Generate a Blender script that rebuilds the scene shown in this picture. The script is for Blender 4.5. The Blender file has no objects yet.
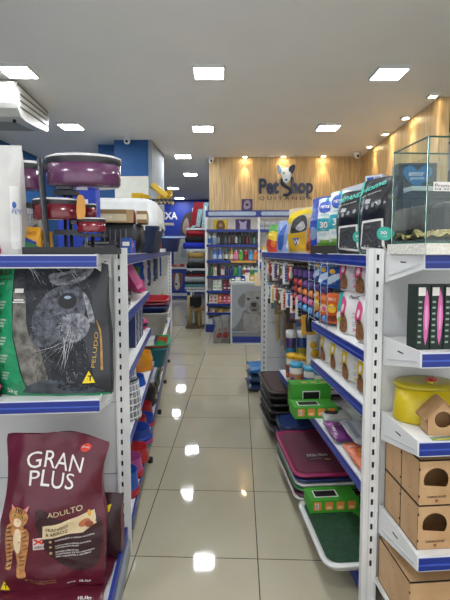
import bpy, math, random
from mathutils import Vector, Matrix, noise
from mathutils.geometry import tessellate_polygon
S = bpy.context.scene; COL = S.collection
R = math.radians; PI = math.pi
random.seed(4)
# ------------------------------------------------------------------ camera, world, lights, exposure
CAM_H = 1.5; FOC = 440.0; YAW = math.atan(35/440); PIT = math.atan(32/440)
cd = bpy.data.cameras.new('camera'); cam = bpy.data.objects.new('camera', cd); COL.objects.link(cam)
cam.location = (0, 0, CAM_H); cam.rotation_euler = (PI/2-PIT, 0, -YAW)
cd.sensor_fit = 'VERTICAL'; cd.sensor_height = 36; cd.lens = FOC/600*36; cd.shift_y = -0.03; cd.clip_start = 0.02
S.camera = cam
S.view_settings.view_transform = 'Standard'; S.view_settings.look = 'None'
S.view_settings.gamma = 1; S.view_settings.use_curve_mapping = False
S.view_settings.exposure = 0.7
W = bpy.data.worlds.new('world'); S.world = W; W.use_nodes = True
W.node_tree.nodes['Background'].inputs[0].default_value = (0.95, 0.97, 1.0, 1)
W.node_tree.nodes['Background'].inputs[1].default_value = 0.95      # daylight of the street behind the camera
PANEL_STRENGTH = 46; SPOT_POWER = 9
PHI = R(6.5)                                                       # the building is turned against the shelving
def B(u, v, z=0.0): return Vector((u*math.cos(PHI)+v*math.sin(PHI), -u*math.sin(PHI)+v*math.cos(PHI), z))
CEIL = 3.22
# camera ray helper: the point of a plane seen at a pixel (used to read positions off the photograph)
def at(px, py, X=None, Y=None, Z=None, V=None):
    fw = Vector((math.sin(YAW)*math.cos(PIT), math.cos(YAW)*math.cos(PIT), -math.sin(PIT)))
    rt = Vector((math.cos(YAW), -math.sin(YAW), 0)); up = rt.cross(fw)
    d = fw + rt*((px-225)/FOC) - up*((py-282)/FOC)
    if X is not None: t = X/d.x
    elif Y is not None: t = Y/d.y
    elif V is not None: t = V/(d.x*math.sin(PHI)+d.y*math.cos(PHI))
    else: t = (Z-CAM_H)/d.z
    return Vector((0, 0, CAM_H)) + d*t
# ------------------------------------------------------------------ materials
def lin(h):
    h = h.lstrip('#'); o = []
    for i in (0, 2, 4):
        c = int(h[i:i+2], 16)/255; o.append(c/12.92 if c <= .04045 else ((c+.055)/1.055)**2.4)
    return (*o, 1)
MC = {}
def M(hexc, rough=.5, metal=0, bump=0, bs=20, var=.06, vs=12, coat=0, alpha=None):
    k = (hexc, rough, metal, bump, bs, var, vs, coat)
    if k in MC: return MC[k]
    m = bpy.data.materials.new('mat_'+hexc.lstrip('#')); m.use_nodes = True; nt = m.node_tree; b = nt.nodes['Principled BSDF']
    b.inputs['Roughness'].default_value = rough; b.inputs['Metallic'].default_value = metal; b.inputs['Coat Weight'].default_value = coat
    tc = nt.nodes.new('ShaderNodeTexCoord'); nz = nt.nodes.new('ShaderNodeTexNoise'); nz.inputs['Scale'].default_value = vs
    nt.links.new(tc.outputs['Object'], nz.inputs['Vector'])
    mx = nt.nodes.new('ShaderNodeMix'); mx.data_type = 'RGBA'; mx.blend_type = 'MULTIPLY'; mx.inputs[0].default_value = 1
    rp = nt.nodes.new('ShaderNodeMapRange'); rp.inputs['To Min'].default_value = 1-var*2; rp.inputs['To Max'].default_value = 1+var*.8
    rp.inputs['From Min'].default_value = .25; rp.inputs['From Max'].default_value = .75
    nt.links.new(nz.outputs['Fac'], rp.inputs['Value']); mx.inputs[6].default_value = lin(hexc)
    nt.links.new(rp.outputs[0], mx.inputs[7]); nt.links.new(mx.outputs[2], b.inputs['Base Color'])
    if bump:
        bn = nt.nodes.new('ShaderNodeTexNoise'); bn.inputs['Scale'].default_value = bs; bn.inputs['Detail'].default_value = 4
        bp = nt.nodes.new('ShaderNodeBump'); bp.inputs['Strength'].default_value = bump; bp.inputs['Distance'].default_value = .02
        nt.links.new(tc.outputs['Object'], bn.inputs['Vector']); nt.links.new(bn.outputs['Fac'], bp.inputs['Height']); nt.links.new(bp.outputs[0], b.inputs['Normal'])
    MC[k] = m; return m
def emit(hexc, s):
    m = bpy.data.materials.new('lamp_light'); m.use_nodes = True; nt = m.node_tree; b = nt.nodes['Principled BSDF']
    b.inputs['Base Color'].default_value = lin(hexc); b.inputs['Emission Color'].default_value = lin(hexc); b.inputs['Emission Strength'].default_value = s
    return m
def plastic(h): return M(h, .32, coat=.1)
def film(h): return M(h, .33, bump=.35, bs=14, coat=.06)
def cloth(h): return M(h, .95, bump=.5, bs=60, var=.12)
def paper(h): return M(h, .55)
def glass_mat():
    m = bpy.data.materials.new('clear_glass'); m.use_nodes = True; nt = m.node_tree; nt.nodes.clear()
    o = nt.nodes.new('ShaderNodeOutputMaterial'); t = nt.nodes.new('ShaderNodeBsdfTransparent'); g = nt.nodes.new('ShaderNodeBsdfGlossy')
    t.inputs[0].default_value = (.94, .975, .96, 1); g.inputs[1].default_value = .02; mx = nt.nodes.new('ShaderNodeMixShader')
    lw = nt.nodes.new('ShaderNodeLayerWeight'); lw.inputs[0].default_value = .5; pw = nt.nodes.new('ShaderNodeMath'); pw.operation = 'POWER'; pw.inputs[1].default_value = 4; nt.links.new(lw.outputs['Facing'], pw.inputs[0]); fr = nt.nodes.new('ShaderNodeMath'); fr.operation = 'MULTIPLY_ADD'; fr.inputs[1].default_value = .6; fr.inputs[2].default_value = .035; nt.links.new(pw.outputs[0], fr.inputs[0])
    nt.links.new(fr.outputs[0], mx.inputs[0]); nt.links.new(t.outputs[0], mx.inputs[1]); nt.links.new(g.outputs[0], mx.inputs[2]); nt.links.new(mx.outputs[0], o.inputs[0])
    return m
GLASS = glass_mat()
# ------------------------------------------------------------------ mesh builder
TXT = {}
def text_geo(s, bold=0.0):
    k = (s, bold)
    if k in TXT: return TXT[k]
    c = bpy.data.curves.new('lettering', 'FONT'); c.body = s; c.size = 1; c.offset = bold; c.resolution_u = 3
    o = bpy.data.objects.new('lettering', c); COL.objects.link(o); dg = bpy.context.evaluated_depsgraph_get(); dg.update()
    me = bpy.data.meshes.new_from_object(o.evaluated_get(dg))
    vs = [(v.co.x, v.co.y) for v in me.vertices]; fs = [tuple(p.vertices) for p in me.polygons]
    bpy.data.objects.remove(o); bpy.data.curves.remove(c); bpy.data.meshes.remove(me)
    x0 = min(v[0] for v in vs); x1 = max(v[0] for v in vs); y0 = min(v[1] for v in vs); y1 = max(v[1] for v in vs)
    vs = [((x-x0)/(x1-x0), (y-y0)/(y1-y0)) for x, y in vs]
    TXT[k] = (vs, fs, (x1-x0)/(y1-y0)); return TXT[k]
def smooth_poly(p, k=4):
    n = len(p); o = []
    for i in range(n):
        a, b, c, d = p[i-1], p[i], p[(i+1) % n], p[(i+2) % n]
        for j in range(k):
            t = j/k
            o.append(tuple(.5*((2*b[q])+(-a[q]+c[q])*t+(2*a[q]-5*b[q]+4*c[q]-d[q])*t*t+(-a[q]+3*b[q]-3*c[q]+d[q])*t**3) for q in (0, 1)))
    return o
def ell(cx, cy, rx, ry=None, n=18, a0=0, a1=360, rot=0):
    ry = ry or rx; o = []; full = (a1-a0) >= 360
    for i in range(n):
        a = R(a0+(a1-a0)*i/(n if full else n-1)); x, y = rx*math.cos(a), ry*math.sin(a); r = R(rot)
        o.append((cx+x*math.cos(r)-y*math.sin(r), cy+x*math.sin(r)+y*math.cos(r)))
    return o
def rect(x0, y0, x1, y1): return [(x0, y0), (x1, y0), (x1, y1), (x0, y1)]
class MB:
    def __init__(s): s.v = []; s.f = []; s.mi = []; s.sl = []; s.sm = []
    def add(s, vs, fs, mat, sm=False, T=None):
        o = len(s.v)
        if mat not in s.sl: s.sl.append(mat)
        i = s.sl.index(mat)
        s.v += [tuple(T @ Vector(p)) if T is not None else tuple(p) for p in vs]
        for f in fs: s.f.append(tuple(o+q for q in f)); s.mi.append(i); s.sm.append(sm)
        return s
    def box(s, x0, y0, z0, x1, y1, z1, mat, T=None):
        vs = [(x, y, z) for x in (x0, x1) for y in (y0, y1) for z in (z0, z1)]
        return s.add(vs, [(0, 1, 3, 2), (4, 6, 7, 5), (0, 4, 5, 1), (2, 3, 7, 6), (0, 2, 6, 4), (1, 5, 7, 3)], mat, T=T)
    def cbox(s, cx, cy, z0, w, d, h, mat, T=None): return s.box(cx-w/2, cy-d/2, z0, cx+w/2, cy+d/2, z0+h, mat, T)
    def prism(s, poly, a, b, mat, ax='y', T=None, sm=False):
        n = len(poly)
        def p(q, h): return (q[0], h, q[1]) if ax == 'y' else (h, q[0], q[1]) if ax == 'x' else (q[0], q[1], h)
        vs = [p(q, a) for q in poly]+[p(q, b) for q in poly]
        tr = tessellate_polygon([[Vector((q[0], q[1], 0)) for q in poly]])
        fs = [tuple(t) for t in tr]+[tuple(n+i for i in reversed(t)) for t in tr]
        s.add(vs, fs, mat, T=T); return s.add(vs, [(i, (i+1) % n, n+(i+1) % n, n+i) for i in range(n)], mat, sm, T)
    def lathe(s, prof, mat, c=(0, 0, 0), n=24, T=None, sx=1, sy=1, sm=True):
        vs = []; fs = []; k = len(prof)
        for i in range(n):
            a = 2*PI*i/n
            for r, z in prof: vs.append((c[0]+r*math.cos(a)*sx, c[1]+r*math.sin(a)*sy, c[2]+z))
        for i in range(n):
            for j in range(k-1):
                a, b = i*k+j, ((i+1) % n)*k+j; fs.append((a, b, b+1, a+1))
        return s.add(vs, fs, mat, sm, T)
    def tube(s, pts, r, mat, n=6, T=None):
        pts = [Vector(p) for p in pts]; vs = []; fs = []
        for i, p in enumerate(pts):
            d = (pts[min(i+1, len(pts)-1)]-pts[max(i-1, 0)]).normalized(); q = d.to_track_quat('Z', 'Y')
            for j in range(n):
                a = 2*PI*j/n; vs.append(tuple(p+q @ Vector((r*math.cos(a), r*math.sin(a), 0))))
        for i in range(len(pts)-1):
            for j in range(n): a = i*n+j; b = i*n+(j+1) % n; fs.append((a, b, b+n, a+n))
        fs += [tuple(range(n)), tuple((len(pts)-1)*n+j for j in range(n))]
        return s.add(vs, fs, mat, True, T)
    # flat graphics laid on a surface: f(u, v) gives the point
    def deco(s, poly, f, mat, res=None, T=None):
        tr = tessellate_polygon([[Vector((q[0], q[1], 0)) for q in poly]]); tris = [[poly[i] for i in t] for t in tr]
        if res:
            out = []; st = list(tris)
            while st:
                t = st.pop(); L = [math.dist(t[i], t[(i+1) % 3]) for i in range(3)]; i = L.index(max(L))
                if L[i] > res and len(out) < 4000:
                    a, b, c = t[i], t[(i+1) % 3], t[(i+2) % 3]; m = ((a[0]+b[0])/2, (a[1]+b[1])/2); st += [[a, m, c], [m, b, c]]
                else: out.append(t)
            tris = out
        vs = []; fs = []
        for t in tris:
            fs.append((len(vs), len(vs)+1, len(vs)+2)); vs += [f(*p) for p in t]
        return s.add(vs, fs, mat, T=T)
    def text(s, str_, u0, v0, hv, f, mat, wide=1.0, bold=0.0, aspect=1.0, T=None, wv=None, rot=0):
        vs, fs, asp = text_geo(str_, bold); wv = wv or hv*asp*wide*aspect; r = R(rot)
        P = []
        for x, y in vs:
            x, y = x*wv, y*hv; P.append(f(u0+x*math.cos(r)-y*math.sin(r), v0+x*math.sin(r)+y*math.cos(r)))
        return s.add(P, fs, mat, T=T)
    def build(s, name, parent=None, loc=None, rz=0, bev=0, rot=None, seg=2, sub=0):
        me = bpy.data.meshes.new(name); me.from_pydata(s.v, [], s.f); me.update()
        for m in s.sl: me.materials.append(m)
        for p, i, q in zip(me.polygons, s.mi, s.sm): p.material_index = i; p.use_smooth = q
        o = bpy.data.objects.new(name, me); COL.objects.link(o)
        if parent is not None: o.parent = parent
        if loc is not None: o.location = loc
        if rot: o.rotation_euler = rot
        elif rz: o.rotation_euler = (0, 0, rz)
        if bev: b = o.modifiers.new('bevel', 'BEVEL'); b.width = bev; b.segments = seg; b.limit_method = 'ANGLE'; b.angle_limit = R(40)
        if sub: b = o.modifiers.new('subdivision', 'SUBSURF'); b.levels = sub; b.render_levels = sub
        return o
def tag(o, label, cat, group=None):
    o['label'] = label; o['category'] = cat
    if group: o['group'] = group
    return o
def thing(name, label, cat, loc, rz=0, group=None):
    o = bpy.data.objects.new(name, None); COL.objects.link(o); o.empty_display_size = .05; o.location = loc; o.rotation_euler = (0, 0, rz)
    return tag(o, label, cat, group)
def struct(o): o['kind'] = 'structure'; return o
def kids(o): return [c for c in bpy.data.objects if c.parent == o]
def dup(o, loc, rz=None, label=None, group=None):
    r = o.copy(); COL.objects.link(r); r.location = loc
    if rz is not None: r.rotation_euler = (r.rotation_euler.x, r.rotation_euler.y, rz)
    if label: r['label'] = label
    if group: r['group'] = group
    for ch in kids(o):
        c = ch.copy(); COL.objects.link(c); c.parent = r
        for g in kids(ch): d = g.copy(); COL.objects.link(d); d.parent = c
    return r
FL, BK = -PI/2, PI/2        # facing the aisle from the right / from the left
# ------------------------------------------------------------------ setting
def wood_mat(name, c1, c2, sx, grain=1.0, plank=0):
    m = bpy.data.materials.new(name); m.use_nodes = True; nt = m.node_tree; b = nt.nodes['Principled BSDF']; b.inputs['Roughness'].default_value = .5
    tc = nt.nodes.new('ShaderNodeTexCoord'); mp = nt.nodes.new('ShaderNodeMapping'); mp.inputs['Scale'].default_value = sx
    n1 = nt.nodes.new('ShaderNodeTexNoise'); n1.inputs['Scale'].default_value = 3; n1.inputs['Detail'].default_value = 6; n1.inputs['Distortion'].default_value = .6
    cr = nt.nodes.new('ShaderNodeValToRGB'); cr.color_ramp.elements[0].color = lin(c1); cr.color_ramp.elements[1].color = lin(c2)
    cr.color_ramp.elements[0].position = .3; cr.color_ramp.elements[1].position = .62
    nt.links.new(tc.outputs['Object'], mp.inputs[0]); nt.links.new(mp.outputs[0], n1.inputs['Vector']); nt.links.new(n1.outputs['Fac'], cr.inputs[0])
    nt.links.new(cr.outputs[0], b.inputs['Base Color'])
    return m
WOODP = wood_mat('light_wood_panel', '#a98756', '#d6bb8c', (16, 16, .7))
MDF = wood_mat('raw_mdf', '#b58c60', '#cba579', (2, 2, 2))
def tile_mat():
    m = bpy.data.materials.new('polished_tiles'); m.use_nodes = True; nt = m.node_tree; b = nt.nodes['Principled BSDF']
    tc = nt.nodes.new('ShaderNodeTexCoord'); sp = nt.nodes.new('ShaderNodeSeparateXYZ'); nt.links.new(tc.outputs['Object'], sp.inputs[0])
    def edge(out, off):
        a = nt.nodes.new('ShaderNodeMath'); a.operation = 'ADD'; a.inputs[1].default_value = off; nt.links.new(sp.outputs[out], a.inputs[0])
        p = nt.nodes.new('ShaderNodeMath'); p.operation = 'PINGPONG'; p.inputs[1].default_value = .3; nt.links.new(a.outputs[0], p.inputs[0])
        l = nt.nodes.new('ShaderNodeMath'); l.operation = 'LESS_THAN'; l.inputs[1].default_value = .0026; nt.links.new(p.outputs[0], l.inputs[0]); return l
    ex = edge(0, .51+6); ey = edge(1, -.243+6)
    mx = nt.nodes.new('ShaderNodeMath'); mx.operation = 'MAXIMUM'; nt.links.new(ex.outputs[0], mx.inputs[0]); nt.links.new(ey.outputs[0], mx.inputs[1])
    nz = nt.nodes.new('ShaderNodeTexNoise'); nz.inputs['Scale'].default_value = 2.2; nz.inputs['Detail'].default_value = 5; nt.links.new(tc.outputs['Object'], nz.inputs['Vector'])
    cr = nt.nodes.new('ShaderNodeValToRGB'); cr.color_ramp.elements[0].color = lin('#aaa38c'); cr.color_ramp.elements[1].color = lin('#bdb6a0')
    nt.links.new(nz.outputs['Fac'], cr.inputs[0])
    c = nt.nodes.new('ShaderNodeMix'); c.data_type = 'RGBA'; nt.links.new(mx.outputs[0], c.inputs[0]); nt.links.new(cr.outputs[0], c.inputs[6]); c.inputs[7].default_value = lin('#4f4b42')
    nt.links.new(c.outputs[2], b.inputs['Base Color']); b.inputs['Roughness'].default_value = .045; b.inputs['IOR'].default_value = 1.55
    n2 = nt.nodes.new('ShaderNodeTexNoise'); n2.inputs['Scale'].default_value = 5; bp = nt.nodes.new('ShaderNodeBump'); bp.inputs['Strength'].default_value = .03; bp.inputs['Distance'].default_value = .02
    nt.links.new(tc.outputs['Object'], n2.inputs['Vector']); nt.links.new(n2.outputs['Fac'], bp.inputs['Height']); nt.links.new(bp.outputs[0], b.inputs['Normal'])
    return m
def bstruct(name, u0, v0, z0, u1, v1, z1, mat):
    return struct(MB().box(u0, v0, z0, u1, v1, z1, mat).build(name, rz=-PHI))
WHITE = M('#eceae4', .6, var=.015, vs=2); BLUEW = M('#0c4f88', .55, var=.03); CREAM = M('#d3d2c4', .6, var=.02)
bstruct('floor', -5.2, -1.5, -.1, 4.2, 16, 0, tile_mat())
bstruct('ceiling', -5.2, -1.5, CEIL, 4.2, 16, CEIL+.1, WHITE)
UL = -3.75; UR = 2.24; VB = 8.33; VF = 15.2
wl = struct(MB().box(UL-.12, -1.5, 0, UL, VF, CEIL, BLUEW).build('wall_left', rz=-PHI))
bstruct('wall_far', UL, VF, 0, .2, VF+.1, CEIL, M('#1c2c86', .6))
bstruct('wall_back', -.58, VB, 0, UR, VB+.12, CEIL, WOODP)
bstruct('wall_right', UR, 5.17, 0, UR+.12, VB+.12, CEIL, WOODP)
bstruct('wall_inner', -.58, VB+.12, 0, -.46, VF, CEIL, M('#8f9499', .6))
bstruct('wall_side', 3.9, -1.5, 0, 4.0, 5.42, CEIL, M('#3c3c3e', .6))
bstruct('wall_niche', UR+.1, 5.32, 0, 3.9, 5.42, CEIL, M('#4a4744', .6))
# blue and cream column on the left with its side wall
cl = at(114, 140, Z=CEIL); 
def toB(p): return (p.x*math.cos(PHI)-p.y*math.sin(PHI), p.x*math.sin(PHI)+p.y*math.cos(PHI))
cu, cv = toB(at(114, 140, Z=CEIL)); cu2, _ = toB(at(148, 140, Z=CEIL))
cmb = MB().box(cu, cv, 2.66, cu2, cv+.9, CEIL, BLUEW).box(cu, cv, 0, cu2, cv+.9, 2.66, CREAM)
struct(cmb.build('wall_column', rz=-PHI))
struct(MB().box(cu-.35, cv+.3, 0, cu, cv+.5, CEIL, BLUEW).box(cu2-.001, cv+.02, 0, cu2+.06, cv+1.1, CEIL, M('#8d9499', .7)).build('trim_1', rz=-PHI))
# ceiling light panels
def panel(px, py, label, dx=0):
    p = at(px, py, Z=CEIL-.012); t = thing('ceiling_light', label, 'ceiling light', (p.x, p.y, CEIL-.03), -PHI*.6, 'square ceiling lights')
    MB().box(-.15, -.15, 0.0, .15, -.137, .03, M('#d8d8d4')).box(-.15, .137, 0, .15, .15, .03, M('#d8d8d4')).box(-.15, -.137, 0, -.137, .137, .03, M('#d8d8d4')).box(.137, -.137, 0, .15, .137, .03, M('#d8d8d4')).build('frame', t)
    MB().box(-.136, -.136, .006, .136, .136, .02, PAN).build('diffuser', t)
PAN = emit('#f4f9ff', PANEL_STRENGTH)
for q, l in (((18, 71), 'square ceiling light over the air conditioner, top left'), ((209, 72), 'square ceiling light nearest above the middle of the aisle'),
             ((389, 73), 'square ceiling light in front of the wood wall, top right'), ((71, 126), 'square ceiling light just behind the air conditioner'),
             ((203, 128), 'second square ceiling light above the aisle'), ((328, 127), 'square ceiling light above the shop name'),
             ((183, 156), 'third square ceiling light, beside the wood wall edge'), ((190.5, 174), 'fourth square ceiling light beyond the wood wall edge'),
             ((173, 188), 'fifth square ceiling light, over the yellow scoops'), ((179.5, 198), 'farthest square ceiling light above the blue wall'),
             ((76, 154), 'square ceiling light seen above the large purple pan')): panel(*q, l)
for k, v in enumerate((2.4, .5)):                                   # rows above and behind the camera, out of the picture
    for u in (-2.0, -.1, 1.7): 
        p = B(u, v); t = thing('ceiling_light', 'square ceiling light out of view above the entrance', 'ceiling light', (p.x, p.y, CEIL-.03), -PHI*.6, 'square ceiling lights near the entrance')
        MB().box(-.15, -.15, .004, .15, .15, .03, M('#d8d8d4')).build('frame', t); MB().box(-.136, -.136, 0, .136, .136, .004, PAN).build('diffuser', t)
# warm wall spots
SP = emit('#ffe2b0', 60)
def spot(u, v, du, dv, label):
    p = B(u, v); t = thing('downlight', label, 'spotlight', (p.x, p.y, CEIL-.02), -PHI, 'warm spotlights along the wood wall')
    MB().cbox(0, 0, 0, .11, .11, .02, M('#d8d8d4')).build('frame', t); MB().cbox(0, 0, -.003, .06, .06, .003, SP).build('diffuser', t)
    L = bpy.data.lights.new('spot_beam', 'SPOT'); L.energy = SPOT_POWER*1.6; L.color = (1, .74, .42); L.spot_size = R(60); L.spot_blend = .7; L.shadow_soft_size = .03
    lo = bpy.data.objects.new('spot_beam', L); COL.objects.link(lo); lo.parent = t; lo.location = (0, 0, -.01)
    lo.rotation_euler = Vector((du, dv, -1)).to_track_quat('-Z', 'Y').to_euler()
for px, l in ((245, 'left'), (283, 'middle'), (322, 'right')):
    u, v = toB(at(px, 157, Z=CEIL)); spot(u, VB-.1, 0, .12, l+' warm spotlight above the shop name sign')
for (px, py), l in (((428, 95), 'nearest'), ((402, 117), 'second nearest'), ((383, 133), 'third nearest'), ((368, 146), 'farthest')):
    u, v = toB(at(px, py, Z=CEIL)); spot(UR-.1, v, .12, 0, l+' warm spotlight along the right wood wall')
def dome(px, py, label):
    p = at(px, py, Z=CEIL-.03); t = thing('security_camera', label, 'camera', (p.x, p.y, CEIL-.1))
    MB().lathe([(0, .1), (.06, .1), (.06, .07), (.045, .05)], M('#e8e8e8'), n=20).build('mount', t)
    MB().lathe([(.045, .055), (.05, .03), (.035, .0), (0, -.012)], M('#e8e8e8'), n=20).build('housing', t)
    MB().lathe([(.0, -.02), (.018, -.016), (.02, 0)], M('#151515', .1), n=16, T=Matrix.Translation((0, -.045, .025)) @ Matrix.Rotation(-PI/2, 4, 'X')).build('lens', t)
dome(127, 139, 'white dome camera above the blue column'); dome(357, 154, 'white dome camera in the corner of the wood walls'); dome(211, 159, 'white dome camera at the left end of the wood wall')
# ------------------------------------------------------------------ steel gondola shelving
STEEL = M('#e6e6e4', .38, var=.02); STEELB = M('#d2d3d3', .45, var=.02); RAILB = M('#0e2a84', .3, var=.03); RAILD = M('#0f2a86', .35); RAILL = M('#3a57b8', .3); RAILW = M('#e4e6ea', .35, var=.01); SLOT = M('#0c0c0c', .8)
def upright(par, x, y, z1, w=.055, slots='-y', sx=None):
    um = MB().box(x-w/2, y, 0, x+w/2, y+.03, z1, STEEL).box(x-w/2-.004, y-.006, 0, x-w/2+.008, y, z1, STEEL).box(x+w/2-.008, y-.006, 0, x+w/2+.004, y, z1, STEEL).box(x-w/2+.02*(1 if sx is None else 1), y-.002, 0, x-w/2+.024, y, z1, STEELB)
    m = um; z = .18; cx = x if sx is None else sx
    while z < z1-.02: m.box(cx-.0045, y-.0022, z, cx+.0045, y-.0002, z+.023, SLOT); z += .0533
    m.build('upright', par)
def rail_x(m, x0, x1, y, z):     # front edge facing -y, with blue price strip
    m.box(x0, y, z-.05, x1, y+.004, z+.004, RAILW); m.box(x0, y-.004, z-.045, x1, y, z-.001, RAILB); m.box(x0, y-.0055, z-.027, x1, y-.004, z-.021, RAILL)
def bracket_poly(y0, y1, z, h0, h1): return [(y0, z-h0), (y1, z-h1), (y1, z+.006), (y0, z+.006)]
def end_cap(label, name, xin, xout, y, zs, depth, sgn, ztop):
    """end display facing the camera; xin is the aisle side"""
    t = thing(name, label, 'shelving', (0, 0, 0))
    x0, x1 = min(xin, xout), max(xin, xout)
    upright(t, xin-sgn*.0275, y, ztop, sx=xin-sgn*.036); upright(t, xout+sgn*.0275, y, ztop)
    m = MB().box(x0+.05, y+.012, .1, x1-.05, y+.02, ztop-.01, STEELB)
    for z in (.4, .76, 1.12): m.box(x0+.05, y+.0105, z, x1-.05, y+.0125, z+.003, M('#6f7478'))
    m.build('back_panel', t)
    a, b = x0+.07, x1-.07
    for z, d in zs:
        sh = MB().box(a, y-d, z-.006, b, y, z, STEEL).build('shelf', t)
        r = MB(); rail_x(r, a, b, y-d-.004, z); r.build('price_rail', sh)
        for xx in (a, b-.003):
            k = MB().prism(bracket_poly(y-d, y, z, .048, .115), xx-.004, xx+.001, STEEL, 'x')
            s_ = -1 if xx == a else 1
            k.prism([(y-d+.02, z-.036), (y-.04, z-.085), (y-.04, z-.078), (y-d+.02, z-.029)], xx-.006, xx-.0035 if s_ < 0 else xx+.004, STEELB, 'x')
            k.box(xx-.0055, y-.17, z-.03, xx+.0045, y-.13, z-.026, SLOT)
            k.build('bracket', sh)
    return t
LE = end_cap('grey steel end shelving with blue rails holding the big food bags, left', 'shelving_unit', -.30, -1.20, 2.12, [(1.478, .33), (.89, .33)], .33, 1, 1.51)
BASE_D = .47
MB().box(-1.18, 2.12-BASE_D, .085, -.325, 2.12, .095, STEEL).box(-1.2, 2.12-BASE_D-.01, .05, -.32, 2.12-BASE_D, .11, RAILD).box(-.33, 2.12-BASE_D, .05, -.315, 2.12, .13, RAILD).build('base_shelf', LE)
MB().box(-1.18, 2.12-BASE_D+.02, 0, -.32, 2.12-BASE_D+.03, .05, M('#8d9296', .4)).box(-.345, 2.12-BASE_D+.02, 0, -.3, 2.1, .075, M('#8d9296', .4)).build('kick_plate', LE)
RE = end_cap('grey steel end shelving with terrarium and wooden houses, right', 'shelving_unit', .71, 1.62, 1.70, [(1.484, .29), (1.15, .29), (.84, .29), (.44, .31)], .3, -1, 1.505)
MB().box(.76, 1.38, .12, 1.58, 1.70, .13, STEEL).box(.75, 1.37, .06, 1.6, 1.38, .14, RAILD).build('base_shelf', RE)
def aisle_unit(name, label, xf, xb, y0, y1, shelves, s, mods, base_z=.15):
    t = thing(name, label, 'shelving', (0, 0, 0))
    lo, hi = min(xf, xb), max(xf, xb)
    m = MB().box(xb-.006, y0, .05, xb+.006, y1, 1.49, STEELB)
    for z in (.4, .76, 1.12): m.box(xb-.0075, y0, z, xb+.0075, y1, z+.003, M('#6f7478'))
    m.build('back_panel', t)
    for yy in mods: MB().box(xb-.02, yy-.02, 0, xb+.02, yy+.02, 1.5, STEEL).build('upright', t)
    for z, a, b in shelves:
        sh = MB().box(lo, a+.004, z-.006, hi, b-.004, z, STEEL).build('shelf', t)
        g = 1 if xf > xb else -1
        MB().box(xf, a, z-.05, xf-g*.004, b, z+.004, RAILW).box(xf, a, z-.045, xf+g*.003, b, z-.002, RAILB).box(xf+g*.003, a, z-.029, xf+g*.0045, b, z-.023, RAILL).build('price_rail', sh)
        for yy in (a+.01, b-.012):
            MB().prism([(xb, z-.1), (xf, z-.045), (xf, z), (xb, z)], yy-.0015, yy+.0015, STEEL, 'y').build('bracket', sh)
    g = 1 if xf > xb else -1
    MB().box(lo, y0, base_z-.006, hi, y1, base_z, STEEL).box(xf-g*.003, y0, max(.02, base_z-.055), xf+g*.006, y1, base_z+.004, RAILB).build('base_shelf', t)
    MB().box(xf-g*.04, y0, 0, xf-g*.03, y1, base_z-.05, M('#6c7278', .4)).build('kick_plate', t)
    yy = y0+.9
    while yy < y1-.1:
        MB().lathe([(0, 0), (.018, 0), (.018, .035), (0, .035)], M('#151515', .6), c=(xf+g*.012, yy, 0), n=12).build('foot', t); yy += .93
    return t
LA = aisle_unit('shelving_unit', 'long grey aisle shelving with bowls and tubs, left of the aisle', -.30, -.74, 2.15, 6.85,
    [(1.478, 2.15, 3.09), (1.478, 3.09, 4.02), (1.478, 4.02, 4.95), (1.478, 4.95, 5.9), (1.478, 5.9, 6.85), (1.2, 2.15, 3.25), (.91, 2.15, 3.35), (.585, 2.15, 3.6), (.76, 3.62, 4.95), (.76, 4.95, 6.85), (.45, 3.62, 4.95), (.45, 4.95, 6.85)], 1, [3.09, 4.02, 4.95, 5.9])
RA = aisle_unit('shelving_unit', 'long grey aisle shelving with pegboard products, right of the aisle', .72, 1.17, 1.74, 4.36,
    [(1.478, 1.74, 2.54), (1.478, 2.54, 3.44), (1.478, 3.44, 4.36), (1.08, 1.74, 2.54), (.85, 1.74, 2.54), (.52, 1.74, 2.62), (.52, 2.62, 3.5)], 1, [2.54, 3.44], .10)
def far_end(par, xin, xout, y, s):
    upright(par, xin-s*.0275, y, 1.5, sx=xin-s*.0275); upright(par, xout+s*.0275, y, 1.5)
    m = MB().box(min(xin, xout)+.05, y+.01, .05, max(xin, xout)-.05, y+.02, 1.49, STEELB)
    for z in (.4, .76, 1.12): m.box(min(xin, xout)+.05, y+.008, z, max(xin, xout)-.05, y+.011, z+.003, M('#6f7478'))
    m.build('end_panel', par)
far_end(LA, -.29, -1.2, 6.87, -1*-1); far_end(RA, .72, 1.6, 4.38, -1)
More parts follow.
